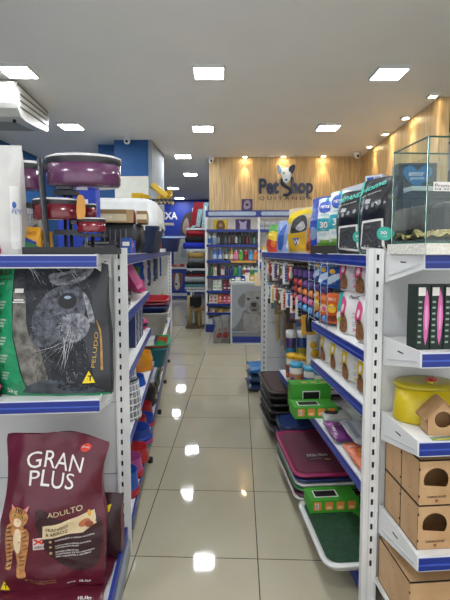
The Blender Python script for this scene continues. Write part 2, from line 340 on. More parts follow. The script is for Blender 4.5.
# ------------------------------------------------------------------ product builders
BLACK = plastic('#141414'); DKGREY = plastic('#2c2d30'); PWHITE = plastic('#e6e6e2')
def nz(x, y, z, s=1.0): return noise.noise(Vector((x*s, y*s, z*s)))
class Bag(MB):
    """a filled bag standing upright: x across, z up, its printed face towards -y"""
    def __init__(s, w, h, t, body, seed=0, side=None, wr=.010, lean=0.0, seal=.06, sk=0.0, nu=20, nv=26, neck=.9, flop=0.0, rnd=.03):
        super().__init__(); s.w, s.h, s.t, s.seed, s.wr, s.lean, s.seal, s.sk, s.neck, s.flop, s.rnd = w, h, t, seed, wr, lean, seal, sk, neck, flop, rnd
        for sg in (-1, 1):
            vs = []; fs = []
            for j in range(nv+1):
                for i in range(nu+1): vs.append(s.pt(i/nu, j/nv, sg))
            for j in range(nv):
                for i in range(nu): a = j*(nu+1)+i; fs.append((a, a+1, a+nu+2, a+nu+1))
            s.add(vs, fs, body if sg < 0 or side is None else side, True)
        vs = []; fs = []
        for j in range(nv+1):
            for k, u in enumerate((0, 1)): vs += [s.pt(u, j/nv, -1), s.pt(u, j/nv, 1)]
        for j in range(nv):
            for k in (0, 2): a = j*4+k; fs.append((a, a+1, a+5, a+4))
        s.add(vs, fs, side or body, True)
        vs = [s.pt(i/nu, 0, g) for i in range(nu+1) for g in (-1, 1)]; s.add(vs, [(2*i, 2*i+1, 2*i+3, 2*i+2) for i in range(nu)], body)
    def pt(s, u, v, sg=-1, off=0.0):
        k = 1-max(0, (v-.55)/.45)**1.6; k = max(k, .03)
        bu = max(0, 1-abs(2*u-1)**3.2); b0 = min(1, .55+v*4)
        th = s.t/2*k*(.42+.58*bu)*b0
        wv = 1-(1-s.neck)*math.sin(PI*max(0, min(1, (v-.45)/.5)))*.8
        x = (u-.5)*s.w*wv+s.sk*v; q = s.seed*7.3
        w1 = nz(u*2.3+q, v*2.6, q)+.6*nz(u*6+q, v*4+sg, q+3)+.45*abs(nz(u*3-q, v*9, sg+5))
        fade = 1 if v < .94 else .5
        y = sg*th+s.wr*w1*1.3*fade+s.lean*v
        z = v*s.h*(1-s.rnd*abs(2*u-1)**4*v**4)*(1-.025*abs(2*u-1)**3*(1-v)) - s.flop*u*v**3; y += s.wr*1.6*max(0, v-.45)*math.sin(9*u-7*v+q)*(1 if s.wr > .012 else 0)+.010*nz(u*3+q, 1.1, q)*v
        return (x, y+sg*off if sg > 0 else y-off, z)
    def pf(s, u, v): return s.pt(u, v, -1, .0022)
    def pf2(s, u, v): return s.pt(u, v, -1, .0032)
    def art(s, poly, mat, k=0, lv=1):
        p = smooth_poly(poly, k) if k else poly
        return s.deco(p, s.pf if lv == 1 else (s.pf2 if lv == 2 else (lambda u, v: s.pt(u, v, -1, .0022+.0009*(lv-1)))), mat, .05)
    def word(s, t, u, v, hv, mat, wide=1.0, bold=0.0, rot=0, wv=None, lv=3):
        return s.text(t, u, v, hv, (lambda a, b: s.pt(a, b, -1, .0022+.0009*(lv-1))), mat, wide, bold, s.h/s.w, rot=rot, wv=wv)
def face(x0, y, z0, w, h):  # unit square on a plane facing -y
    return lambda u, v: (x0+u*w, y, z0+v*h)
def faceX(x, y0, z0, w, h): # facing -x : u runs with decreasing y
    return lambda u, v: (x, y0-u*w, z0+v*h)
def bottle(name, label, group, loc, r, h, body, cap, band=None, kind='plain', cat='bottle', rz=0):
    t = thing(name, label, cat, loc, rz, group)
    m = MB()
    if kind == 'jar': m.lathe([(0, 0), (r*.94, 0), (r, h*.04), (r, h*.8), (r*.93, h*.84), (0, h*.84)], body, n=24)
    elif kind == 'spray': m.lathe([(0, 0), (r, 0), (r, h*.5), (r*.5, h*.7), (r*.33, h*.78), (0, h*.78)], body, n=14)
    else: m.lathe([(0, 0), (r*.9, 0), (r, h*.05), (r, h*.68), (r*.8, h*.78), (r*.4, h*.84), (0, h*.84)], body, n=16, sy=.75)
    if band: sy = .75 if kind == 'plain' else 1; m.lathe([(r*1.012, h*.12), (r*1.012, h*(.6 if kind != 'spray' else .42))], band, n=24, sy=sy)
    m.build('body', t)
    c = MB()
    if kind == 'jar': c.lathe([(r*.9, h*.83), (r*1.02, h*.84), (r*1.02, h*.96), (r*.95, h), (0, h)], cap, n=28)
    elif kind == 'spray': c.lathe([(0, h*.77), (r*.36, h*.77), (r*.3, h*.88), (0, h*.88)], cap, n=12).box(-r*.3, -r*.9, h*.88, r*.3, r*.45, h, cap).box(-r*.12, -r*.7, h*.78, r*.12, -r*.5, h*.9, cap)
    else: c.lathe([(0, h*.83), (r*.5, h*.83), (r*.46, h), (0, h)], cap, n=14)
    c.build('cap', t); return t
def bowl(label, loc, r, h, col, col2=None, group=None, foot=None):
    t = thing('pet_bowl', label, 'bowl', loc, 0, group)
    m = MB().lathe([(0, .004), (r, 0), (r*1.0, .01), (r*.86, h*.92), (r*.88, h), (r*.84, h), (r*.76, h*.35), (0, h*.3)], plastic(col), n=32)
    m.build('body', t)
    if foot: MB().lathe([(r*.9, 0), (r*1.07, .0), (r*1.05, h*.22), (r*.97, h*.3)], plastic(foot), n=32).build('base_ring', t)
    return t
def tub(name, label, loc, w, d, h, col, rim=.012, group=None, rz=0, cat='tub'):
    t = thing(name, label, cat, loc, rz, group)
    def ring(k, z, e=0): return [(((w/2)*k+e)*sx, ((d/2)*k+e)*sy, z) for sx, sy in _rr]
    _rr = []
    for cx, cy, a in ((1, 1, 0), (-1, 1, 90), (-1, -1, 180), (1, -1, 270)):
        for q in range(5):
            A = R(a+q*22.5); _rr.append((cx*.72+.28*math.cos(A), cy*.72+.28*math.sin(A)))
    rings = [ring(.0, .0), ring(.8, 0), ring(.98, h*.93), ring(1, h*.93, rim), ring(1, h, rim), ring(.97, h), ring(.79, .01), ring(0, .01)]
    n = len(_rr); vs = [p for r_ in rings for p in r_]; fs = [(i*n+j, i*n+(j+1) % n, (i+1)*n+(j+1) % n, (i+1)*n+j) for i in range(len(rings)-1) for j in range(n)]
    MB().add(vs, fs, plastic(col), True).build('body', t); return t
def rounded(w, d, r, n=6):
    o = []
    for cx, cy, a in ((w/2-r, d/2-r, 0), (-w/2+r, d/2-r, 90), (-w/2+r, -d/2+r, 180), (w/2-r, -d/2+r, 270)):
        for q in range(n): A = R(a+q*90/(n-1)); o.append((cx+r*math.cos(A), cy+r*math.sin(A)))
    return o
# ------------------------------------------------------------------ LEFT END DISPLAY
# front bag: maroon cat food
MAR = M('#5e1529', .3, bump=.45, bs=7, coat=.05, var=.1); MARD = M('#33101a', .35, coat=.05); MARM = M('#6b1c33', .32, coat=.05)
TXW = M('#e9e4de', .5); CRM = M('#d9c29a', .5); ORA = M('#c9762f', .5); YEL = M('#f2d512', .45); RED = M('#d63a22', .45); BLK = M('#0d0b0b', .5)
def cat_art(b, X, Y, k, sc=1.0):
    """striped tabby cat walking towards us, printed on the bag"""
    F = M('#c98a52', .5, var=.25, vs=60); FL_ = M('#e8cfa8', .5); ST = M('#3a1f14', .5); PK = M('#d98a86', .5)
    p = lambda L: [(X+x*k, Y+y*k*sc) for x, y in L]
    b.art(p([(-.42, 2.2), (-.46, 1.2), (-.40, .35), (-.44, .12), (-.3, .05), (-.2, .16), (-.16, .9), (-.05, 1.1), (.02, .5), (.03, .1), (.05, -.25), (.22, -.42), (.38, -.3), (.34, .1), (.42, .8), (.50, 1.6), (.46, 2.3), (.1, 2.5), (-.2, 2.5)]), F, 3, 2)
    b.art(p([(-.05, 1.1), (.1, .95), (.2, 1.4), (.22, 2.2), (0, 2.25), (-.1, 1.7)]), FL_, 3, 3)
    b.art(p([(-.30, 2.9), (-.34, 3.45), (-.12, 3.2)]), PK, 0, 2); b.art(p([(.34, 2.9), (.42, 3.45), (.14, 3.2)]), PK, 0, 2)
    b.art(p([(-.36, 2.75), (-.36, 3.1), (-.15, 3.28), (.04, 3.3), (.24, 3.25), (.42, 3.05), (.42, 2.7), (.24, 2.42), (.03, 2.34), (-.2, 2.42)]), F, 3, 3)
    b.art(p([(-.14, 2.66), (.03, 2.75), (.2, 2.66), (.16, 2.44), (.03, 2.38), (-.1, 2.44)]), FL_, 3, 4)
    for s in (-1, 1):
        b.art(p(ell(.03+s*.17, 2.88, .085, .06, 12)), M('#9fb24a', .3), 0, 4); b.art(p(ell(.03+s*.17, 2.88, .03, .055, 8)), BLK, 0, 5)
    b.art(p([(-.02, 2.66), (.08, 2.66), (.03, 2.58)]), PK, 0, 5)
    for i, x in enumerate((-.12, -.03, .05, .14)): b.art(p([(x-.015, 3.0), (x+.02, 3.0), (x+.03, 3.25), (x-.01, 3.25)]), ST, 0, 4)
    rr = random.Random(5)
    for i in range(30):
        y = .15+i*.075; x = (-.40 if i % 3 == 0 else (-.30 if i % 3 == 1 else .30)); w = .10+.08*rr.random()
        if y < 1.0 and i % 3 == 2: x = .14
        b.art(p([(x-.02, y), (x+w, y+.05), (x+w+.03, y+.10), (x-.01, y+.045)]), ST, 0, 4)
def gran_plus(b, full=True):
    A = b.art; Wd = b.word
    A([(.36, .55), (.62, .47), (.95, .46), (.955, .18), (.80, .13), (.58, .18), (.44, .30)], MARD, 4)
    Wd('GRAN', .225, .805, .095, TXW, wv=.56, rot=-4); Wd('PLUS', .255, .695, .095, TXW, wv=.46, rot=-4)
    
    A(ell(.785, .925, .055, .026, 16, rot=14), RED); Wd('affinity', .745, .915, .018, TXW, rot=6)
    Wd('ADULTO', .475, .497, .036, M('#d9c8a0', .5), wv=.33, rot=4)
    A([(.43, .438), (.60, .458), (.91, .512), (.92, .43), (.80, .382), (.43, .355)], CRM, 0, 2)
    Wd('FRANGO', .46, .403, .021, BLK, wv=.20, rot=4, bold=.01); Wd('& ARROZ', .46, .374, .021, BLK, wv=.20, rot=3, bold=.01)
    A(ell(.81, .440, .055, .022, 14, rot=12), M('#b5653a', .5), 0, 3); A(ell(.855, .43, .04, .02, 12, rot=-8), M('#8c3f25', .5), 0, 4)
    A(ell(.86, .495, .018, .022, 10), M('#d9a13a', .5), 0, 3)
    for i, (y, n_) in enumerate(((.325, 1), (.285, 2), (.240, 3))):
        A(ell(.505, y+.012, .014, .010, 10), M('#b99a6a', .5), 0, 2)
        for q in range(n_ if n_ < 3 else 3): Wd(('FORTALECE A DEFESA NATURAL', 'CONTROLE DE PH URINARIO', 'SEM CORANTES E AROMAS')[q], .55, y+.012-.016*q, .0095, TXW, wv=(.36, .33, .22)[(q+i) % 3], rot=3, bold=.01)
    A(rect(.345, .285, .445, .365), M('#d8c8c4', .5)); A([(.35, .355), (.36, .365), (.44, .33), (.43, .32)], RED, 0, 2); A([(.35, .33), (.43, .36), (.44, .352), (.36, .322)], RED, 0, 2)
    Wd('ZERO', .36, .297, .014, MARD, bold=.02)
    A(ell(.275, .075, .014, .012, 10), M('#a5834e', .5)); Wd('Sem corantes', .31, .072, .012, M('#a5834e', .5), wv=.25); Wd('artificiais', .31, .056, .010, M('#a5834e', .5), wv=.25)
    Wd('PESO LIQ.', .66, .035, .010, TXW, rot=3); Wd('10,1kg', .775, .032, .022, TXW, rot=4, wv=.11, bold=.02)
    A([(.03, .012), (.125, .015), (.07, .078)], YEL); Wd('T', .066, .024, .030, BLK, bold=.03, lv=2)
    cat_art(b, .185, .150, .25, .50)
p = at(58, 583, Y=1.86)
LYZ = .088
LB = Bag(.418, .625, .14, MAR, 3, side=MARM, wr=.019, flop=.04, lean=.07, neck=.86, sk=.022)
gran_plus(LB); o = LB.build('food_bag', loc=(p.x+.008, 1.765, .132), rz=R(1)); tag(o, 'maroon cat food bag standing upright with a striped cat picture', 'pet food bag')
LB2 = Bag(.44, .62, .13, MAR, 9, side=MARM, wr=.006, neck=1)
LB2.word('10,1kg', .79, .032, .02, TXW, wv=.11, bold=.02); LB2.art([(.03, .01), (.125, .012), (.07, .075)], YEL); LB2.word('PESO LIQ.', .66, .035, .01, TXW)
LB2.word('GRAN', .2, .795, .085, TXW, wv=.5)
lp = MB(); o = LB2.build('food_bag', loc=(p.x, 1.70, .165), rot=(R(-86), 0, 0))
o.location = (p.x+.005, 1.68, .135+.06)
bpy.data.objects.remove(o)
# lying bag beneath: printed face tilted up, its bottom end towards us
UB = MB()
g = 16; L = .40; Wd_ = .45; T_ = .034
def ub(u, v, sg=1):
    x = (u-.5)*Wd_*(1-.03*math.sin(v*9)); y = v*L
    e = min(1, (1-abs(2*u-1)**5)); f_ = min(1, v*9+.15)*min(1, (1-v)*6+.2)
    return (x, y, T_*.5+sg*T_*.5*max(.1, e)*f_+.003*nz(u*5, v*6, 2))
for sg in (1, -1):
    UB.add([ub(i/g, j/g, sg) for j in range(g+1) for i in range(g+1)], [(j*(g+1)+i, j*(g+1)+i+1, (j+1)*(g+1)+i+1, (j+1)*(g+1)+i) for j in range(g) for i in range(g)], MAR, True)
fu = lambda u, v: (lambda q: (q[0], q[1]-.001, q[2]+.002))(ub(u, v))
UB.deco([(.03, .01), (.13, .01), (.08, .09)], fu, YEL, .05); UB.text('T', .07, .02, .04, lambda u, v: (lambda q: (q[0], q[1]-.002, q[2]+.004))(ub(u, v)), BLK, bold=.03); UB.text('10,1kg', .78, .03, .04, fu, TXW, wv=.12, bold=.02)
o = UB.build('food_bag', loc=(p.x+.005, 1.665, .098)); tag(o, 'maroon food bag lying flat under the upright striped cat bag', 'pet food bag')
q = at(116, 560, Y=1.93)
B3 = Bag(.22, .30, .12, MARD, 5, side=MARM, wr=.008, neck=.95, sk=.01)
B3.art([(.25, .55), (.6, .62), (.72, .45), (.5, .36), (.22, .42)], CRM, 3); B3.art([(.45, .8), (.8, .88), (.78, .78), (.5, .72)], YEL); B3.art(ell(.5, .22, .06, .05), ORA); B3.word('ADULTO', .6, .05, .06, TXW, rot=75)
B3.word('GRAN', .25, .65, .05, M('#d9c8a0', .5), wv=.3)
o = B3.build('food_bag', loc=(q.x-.085, 1.97, .10), rz=R(-8)); tag(o, 'small dark maroon food bag half hidden behind the striped cat bag', 'pet food bag')
# rabbit food bag
GRN = M('#1f8d5d', .3, bump=.3, bs=10, coat=.06); GREYB = M('#2b2d33', .3, bump=.35, bs=12, coat=.08, var=.1)
p = at(56, 398, Y=1.88)
RB = Bag(.475, .565, .15, GREYB, 12, side=M('#151719', .3, coat=.08), wr=.011, neck=.97, sk=-.01, seal=.03)
FURD = M('#23262e', .6, var=.45, vs=30); FUR = M('#5b5e68', .6, var=.48, vs=45); FURL = M('#8f9099', .6, var=.42, vs=60); WSK = M('#d2d3d8', .5)
RB.art([(.0, .0), (.0, 1.0), (.20, 1.0), (.19, .72), (.20, .45), (.25, .2), (.30, .05), (.98, .015), (1, 0)], GRN)
RB.art([(.20, .78), (.30, .78), (.42, .45), (.5, .1), (.3, .06), (.24, .3), (.2, .5)], M('#7d7a72', .6, var=.4, vs=25), 0, 1)
RB.art([(.27, .06), (.38, .12), (.62, .14), (.9, .06), (.9, .02), (.3, .02)], M('#4b5058', .6, var=.4, vs=20), 3, 2)
RB.art([(.32, .72), (.30, .98), (.45, .99), (.60, .96), (.72, .80), (.86, .78), (.88, .58), (.80, .42), (.86, .22), (.84, .06), (.6, .05), (.52, .16), (.50, .32), (.38, .42), (.33, .55)], FURD, 4, 2)
RB.art([(.38, .60), (.48, .75), (.62, .82), (.78, .80), (.83, .66), (.76, .52), (.64, .44), (.50, .42), (.40, .48)], FUR, 4, 3)
RB.art([(.36, .45), (.44, .58), (.58, .60), (.66, .52), (.58, .42), (.45, .38)], FUR, 4, 4); RB.art([(.58, .50), (.64, .60), (.78, .62), (.86, .56), (.82, .46), (.72, .41), (.62, .43)], FURL, 4, 4); RB.art([(.80, .78), (.87, .70), (.90, .56), (.86, .56), (.83, .68)], FURL, 4, 4)
RB.art([(.50, .90), (.66, .92), (.84, .97), (.87, .93), (.78, .85), (.60, .82), (.52, .84)], FURL, 4, 4); RB.art([(.58, .88), (.70, .91), (.82, .945), (.74, .87), (.62, .845)], FUR, 4, 5)
RB.art([(.33, .97), (.30, .85), (.38, .78), (.50, .82), (.56, .93), (.5, .99)], M('#2c3038', .7, var=.3, vs=40), 4, 3)
RB.art(ell(.675, .71, .080, .058, 20), FURD, 0, 4); RB.art(ell(.675, .71, .07, .050, 20), BLK, 0, 5); RB.art(ell(.675, .735, .03, .012, 10), M('#8ea1b4', .3), 0, 6)
rr = random.Random(3)
for i in range(14):
    x0, y0 = .60+.14*rr.random(), .43+.08*rr.random(); a = R(195+rr.random()*75); L_ = .16+.2*rr.random(); x1, y1 = x0+math.cos(a)*L_, y0+math.sin(a)*L_
    RB.art([(x0, y0), (x0+.003, y0+.003), ((x0+x1)/2+.012, (y0+y1)/2-.01), (x1, y1), ((x0+x1)/2+.008, (y0+y1)/2-.014)], WSK, 0, 6)
for i in range(8):
    x0, y0 = .30+.45*rr.random(), .9+.06*rr.random(); a = R(20+rr.random()*40); x1, y1 = x0+math.cos(a)*.12, y0-math.sin(a)*.12; RB.art([(x0, y0), (x0+.004, y0+.002), (x1, y1)], WSK, 0, 6)
for i in range(70):
    x0 = .36+.46*rr.random(); y0 = .15+.62*rr.random()
    if abs(x0-.675) < .1 and abs(y0-.71) < .08: continue
    a = R(-30+rr.random()*50+y0*60); RB.art([(x0, y0), (x0+math.cos(a)*.03, y0+math.sin(a)*.03), (x0+math.cos(a+.1)*.03, y0+math.sin(a)*.03+.004)], (FURL, FUR, FURD)[i % 3], 0, 5)
for i in range(420):
    x0 = .34+.50*rr.random(); y0 = .10+.84*rr.random()
    if math.hypot((x0-.675)/.09, (y0-.71)/.07) < 1: continue
    if abs(x0-.6) > .28-.1*abs(y0-.6): continue
    a = math.atan2(y0-.55, x0-.72)+PI+R(-25+rr.random()*50); a = a if rr.random() < .8 else a+1; l_ = .02+.03*rr.random()
    RB.art([(x0, y0), (x0+math.cos(a)*l_, y0+math.sin(a)*l_), (x0+math.cos(a+.12)*l_, y0+math.sin(a+.12)*l_)], (FURL, FURD, FUR, FURD)[i % 4], 0, 5)
RB.word('FORMULA', -.06, .90, .042, M('#3a2a18', .5), wv=.24, bold=.015); RB.word('para roedores', .02, .86, .022, M('#3a2a18', .5), wv=.16); RB.word('COELHO', .03, .835, .014, TXW, wv=.08)
for y in (.70, .57, .44, .31, .18):
    for k in range(3): RB.word(('VITAMINAS', 'FIBRAS E', 'SABOR')[k], .06+.03*(.7-y), y-.022*k, .014, TXW, wv=.075-.012*k)
    RB.art(ell(.075+.03*(.7-y), y+.055, .014, .018, 10), M('#2b6a3a', .5), 0, 2)
RB.art(rect(.215, .77, .295, .80), TXW, 0, 4); RB.art(rect(.21, .715, .30, .725), TXW, 0, 4); RB.art(rect(.20, .70, .31, .708), TXW, 0, 4)
RB.art([(.78, .11), (.885, .11), (.835, .20)], YEL, 0, 4); RB.word('T', .825, .125, .04, BLK, bold=.03, lv=5)
RB.word('PELUDO', .885, .22, .03, M('#c9a24c', .5), rot=83, wv=.26); RB.art([(.91, .58), (.94, .5), (.95, .2), (.93, .2), (.925, .48)], M('#b98f4a', .5, var=.3, vs=40), 0, 3)
RB.word('5kg', .1, .02, .05, TXW, wv=.09, rot=-10)
o = RB.build('food_bag', loc=(p.x, 1.90, .891), rz=R(-4)); tag(o, 'grey and green rabbit food bag printed with a large rabbit face', 'pet food bag')
p = at(-10, 398, Y=1.9)
B4 = Bag(.16, .53, .12, M('#171314', .3, bump=.3, coat=.08), 4, wr=.008); B4.art(ell(.8, .1, .3, .04), M('#a8365c', .4)); B4.art(ell(.7, .8, .25, .05), M('#7a3320', .5)); B4.word('PREMIUM', .75, .3, .12, M('#6d6a64', .5), rot=85)
o = B4.build('food_bag', loc=(p.x-.02, 1.86, .891)); tag(o, 'dark food bag cut by the left edge beside the rabbit food bag', 'pet food bag')
# tall white bag, top left
p = at(-6, 252, Y=1.83)
B5 = Bag(.235, .445, .14, M('#cfccc8', .4, bump=.2, bs=9), 6, side=M('#dcdad6', .45), wr=.006, neck=.98, rnd=0)
B5.art([(-.0, .95), (.55, .95), (.62, .7), (.55, .6), (0, .42)], M('#a9a29a', .5, var=.15)); B5.art(ell(.55, .84, .05, .012, 10), M('#2c8f4a', .5), 0, 2); B5.art(ell(.60, .84, .03, .012, 10), RED, 0, 2)
B5.word('KEY', .15, .55, .09, M('#2b8fd0', .4), wv=.45, bold=.03, rot=4)
B5.art([(.1, 0), (.1, .22), (.35, .28), (.55, .24), (.64, .14), (.64, .0)], M('#a8234b', .5), 3, 2); B5.art(ell(.36, .13, .2, .08), M('#e3c9cf', .5), 0, 3); B5.art(ell(.36, .12, .12, .05), M('#c2476b', .5), 0, 4)
B5.word('10', .2, .1, .06, TXW, bold=.02)
B5.art(rect(.86, .05, .98, .62), M('#e4e3e0', .5), 0, 1); B5.art(ell(.92, .45, .03, .03), M('#3b5ea8', .5), 0, 2); B5.word('GOLD', .885, .40, .02, M('#3b5ea8', .5)); B5.word('PET', .885, .37, .03, M('#3b5ea8', .5))
o = B5.build('food_bag', loc=(p.x-.022, 1.90, 1.482)); tag(o, 'tall white food bag at the left edge on the top shelf', 'pet food bag')
def pouch(label, cx, cy0, w, h, Y, col, arts, name='treat_pouch', rz=0, t=.05, z=1.482, cat='treat pouch', group=None):
    p = at(cx, cy0, Y=Y); b = Bag(w, h, t, film(col), int(cx) % 17, wr=.005, nu=10, nv=12); arts(b)
    o = b.build(name, loc=(p.x, Y, z), rz=rz); return tag(o, label, cat, group)
def a1(b): b.art([(.1, .5), (.9, .3), (.9, .1), (.1, .2)], M('#2f7a46', .5), 3); b.art([(.2, .65), (.8, .45), (.8, .35), (.2, .5)], M('#1c3d8f', .5), 0, 2); b.word('SNACK', .2, .72, .12, M('#7a4a10', .5), wv=.6); b.art(rect(.3, .12, .7, .18), TXW, 0, 2)
pouch('orange treat pouch beside the tall white bag on the top shelf', 32, 248, .085, .115, 1.93, '#d99a1c', a1)
def a1b(b): a1(b); b.art(ell(.5, .5, .2, .12), TXW, 0, 3)
pouch('orange treat pouch with a white oval behind the rack post', 43, 248, .085, .10, 1.99, '#dfa320', a1b)
def a2(b): b.art([(.2, .4), (.8, .6), (.8, .5), (.2, .3)], M('#7a7f8a', .5)); b.word('PET FIT', .2, .65, .12, M('#36506f', .5), wv=.6); b.art(rect(.15, .1, .85, .25), M('#42558c', .5))
pouch('tall white pouch behind the orange treat pouches', 33, 248, .11, .23, 2.06, '#d5d5d2', a2)
# pan rack
rk = thing('pan_rack', 'black wire display rack holding purple and red pans', 'rack', (0, 0, 0))
PX = lambda x, Y: at(x, 250, Y=Y).x
MB().box(PX(22, 1.84), 1.84, 1.482, PX(117, 1.84), 1.875, 1.512, M('#1c1c1d', .5)).box(PX(22, 2.09), 2.06, 1.482, PX(121, 2.09), 2.09, 1.51, M('#1c1c1d', .5)).box(PX(104, 1.84), 1.876, 1.482, PX(112, 1.84), 2.09, 1.506, M('#1c1c1d', .5)).box(PX(24, 1.84), 1.876, 1.482, PX(30, 1.84), 2.09, 1.506, M('#1c1c1d', .5)).build('base_frame', rk)
xp = PX(45.5, 1.86); MB().tube([(xp+.008, 1.86, 1.5), (xp-.012, 1.86, 1.87)], .0125, M('#232427', .4), 8).build('post', rk)
xs = PX(69, 1.98); MB().tube([(xs-.012, 1.98, 1.5), (xs-.012, 1.98, 1.78)], .008, M('#232427', .4), 8).tube([(xs+.012, 1.98, 1.5), (xs+.012, 1.98, 1.78)], .008, M('#232427', .4), 8).box(xs-.05, 1.95, 1.735, xs+.045, 2.0, 1.755, M('#232427', .4)).cbox(xs, 1.98, 1.565, .10, .07, .022, M('#232427', .4)).box(xs-.04, 1.95, 1.76, xs+.02, 2.02, 1.772, M('#6a6b6c', .4)).build('post', rk)
x3 = PX(88, 2.12); MB().tube([(x3, 2.085, 1.5), (x3, 2.12, 1.655)], .007, M('#232427', .4), 8).build('post', rk)
xs2 = PX(93, 1.98); MB().tube([(xs2, 1.98, 1.5), (xs2, 1.98, 1.57)], .008, M('#232427', .4), 8).cbox(xs2, 1.98, 1.558, .11, .09, .012, M('#232427', .4)).build('post', rk)
def pan(label, px, py0, py1, wpx, Y, col, rimc='#2a2a2c', handle=None, sy=.7):
    a = at(px, py1, Y=Y); z0 = a.z; wpx *= 1.04; z1 = at(px, py0, Y=Y).z; r = wpx/2*Y*1.0/FOC; h = z1-z0
    t = thing('pan', label, 'pan', (a.x, Y, z0))
    MB().lathe([(0, .0), (r*.93, .0), (r*.985, h*.06), (r, h*.72), (r*.97, h*.72), (r*.94, .008), (0, .006)], M(col, .22, coat=.5, var=.12, vs=25), n=48, sy=sy).build('body', t)
    ld = MB().lathe([(r*1.0, h*.70), (r*1.012, h*.74), (r*1.012, h*.90), (r*.99, h*.94), (r*.98, h*.75)], M(rimc, .4), n=48, sy=sy).lathe([(r*1.015, h*.90), (r*1.02, h*.95), (r*.9, h*1.0), (0, h*1.04)], M('#d6d2d0', .25, coat=.08), n=48, sy=sy).build('lid', t)
    MB().box(-r-.02, -.025, h*.55, -r+.004, .025, h*.80, BLACK).build('handle', t)
    return t
pan('large round purple pan on top of the black rack', 84.5, 157.5, 187, 67, 1.95, '#64385a')
pan('smaller purple pan left of the rack post', 24, 162, 190, 34, 2.02, '#633257')
pan('wide dark red pan in the middle of the rack', 58, 199, 220, 44, 1.95, '#6e1a26')
pan('small red pan at the lower right of the rack', 91.5, 218, 232, 26, 1.93, '#7d1a28')
pan('tiny red pan behind the wide red pan', 88, 204, 217, 16, 2.12, '#7d1a28')
a = at(82, 207, Y=1.87); o = MB().prism(smooth_poly([(-.014, -.045), (.016, -.042), (.018, .02), (.008, .045), (-.012, .035)], 3), -.001, .001, M('#c68a35', .4)).build('price_tag', loc=(a.x, 1.845, a.z)); tag(o, 'orange paper tag hanging on the wide red pan', 'tag')
a = at(13, 261, Y=1.78); o = MB().box(-.022, 0, -.011, .022, .002, .011, M('#5a5f78', .5)).build('rail_label', loc=(at(13, 259, Y=1.784).x, 1.7825, 1.457)); tag(o, 'small grey sticker on the top blue rail, far left', 'sticker')
# ------------------------------------------------------------------ LEFT AISLE: top shelf
ZT = 1.478
crt = thing('pet_carrier', 'large white pet carrier with dark navy base on the top shelf', 'pet carrier', (-.50, 3.45, ZT+.001))
def dome(rs, m, n=8): pass
def loft(m, secs, mat, sm=True):
    n = len(secs[0]); vs = [p for s_ in secs for p in s_]; fs = [(i*n+j, i*n+(j+1) % n, (i+1)*n+(j+1) % n, (i+1)*n+j) for i in range(len(secs)-1) for j in range(n)]
    return m.add(vs, fs, mat, sm)
def rsec(w, d, z, r): return [(x, y, z) for x, y in rounded(w, d, r)]
wc = .58; dc = .85
m = MB(); loft(m, [rsec(.01, .01, .0, .004), rsec(wc*.84, dc*.84, .0, .05), rsec(wc*.93, dc*.95, .16, .06), rsec(wc*.97, dc*.97, .17, .06), rsec(wc*.97, dc*.97, .19, .06)], M('#2a3a5e', .45)); m.build('base', crt)
m = MB(); loft(m, [rsec(wc, dc, .185, .06), rsec(wc, dc, .215, .06), rsec(wc*.97, dc*.97, .23, .06), rsec(wc*.95, dc*.95, .34, .07), rsec(wc*.9, dc*.93, .355, .08), rsec(wc*.74, dc*.8, .378, .08), rsec(.05, .05, .382, .02)], M('#cfd0cd', .4))
m.build('lid', crt)
MB().box(wc*.2, -dc*.49, .155, wc*.34, -dc*.47, .24, PWHITE).box(wc*.475, -.2, .16, wc*.5, -.14, .24, PWHITE).build('latch', crt)
m = MB()
for i in range(9): m.tube([(-.16+i*.04, -dc*.48, .05), (-.16+i*.04, -dc*.485, .175)], .003, BLACK, 5)
m.build('door', crt)
t = thing('pet_carrier', 'black pet carrier in front of the white one, top shelf', 'pet carrier', (-.46, 2.75, ZT+.001))
m = MB(); loft(m, [rsec(.01, .01, 0, .003), rsec(.30, .24, 0, .04), rsec(.35, .28, .07, .05), rsec(.34, .27, .17, .05), rsec(.30, .25, .175, .05), rsec(.01, .01, .177, .003)], M('#1b1d22', .5)); m.build('body', t)
m = MB()
for i in range(7): m.tube([(-.09+i*.03, -.152, .03), (-.09+i*.03, -.152, .14)], .004, M('#3a3c42', .4), 5)
m.build('door', t)
o = MB().box(-.16, -.11, 0, .17, .11, .075, M('#a98a5e', .6)).box(-.16, -.112, .052, .13, -.11, .075, M('#8b6f45', .6)).box(-.16, -.1115, .01, .13, -.11, .05, M('#cdbd98', .6)).box(.171, -.11, 0, .172, .0, .075, M('#a8402c', .6)).text('DESTAQUE', .0, .0, 1, lambda u, v: (-.08+u*.13, -.1135, .02+v*.018), M('#f0ead8', .6), wv=1).deco(ell(-.11, .035, .012, .01), lambda x, z: (x, -.1132, z), BLK).build('carton', loc=(-.50, 2.70, ZT+.18), rz=R(3)); tag(o, 'long brown cardboard box lying on the black carrier', 'box')
o = MB().box(-.03, -.1, 0, .03, .1, .07, M('#8a6a3f', .6)).box(.031, -.1, .01, .032, .1, .06, M('#b8a47c', .6)).box(-.029, -.101, .02, .029, -.1, .05, M('#d8c9a5', .6)).build('carton', loc=(-.285, 2.72, ZT+.18), rz=R(3)); tag(o, 'short brown carton beside the right end of the long brown box', 'box')
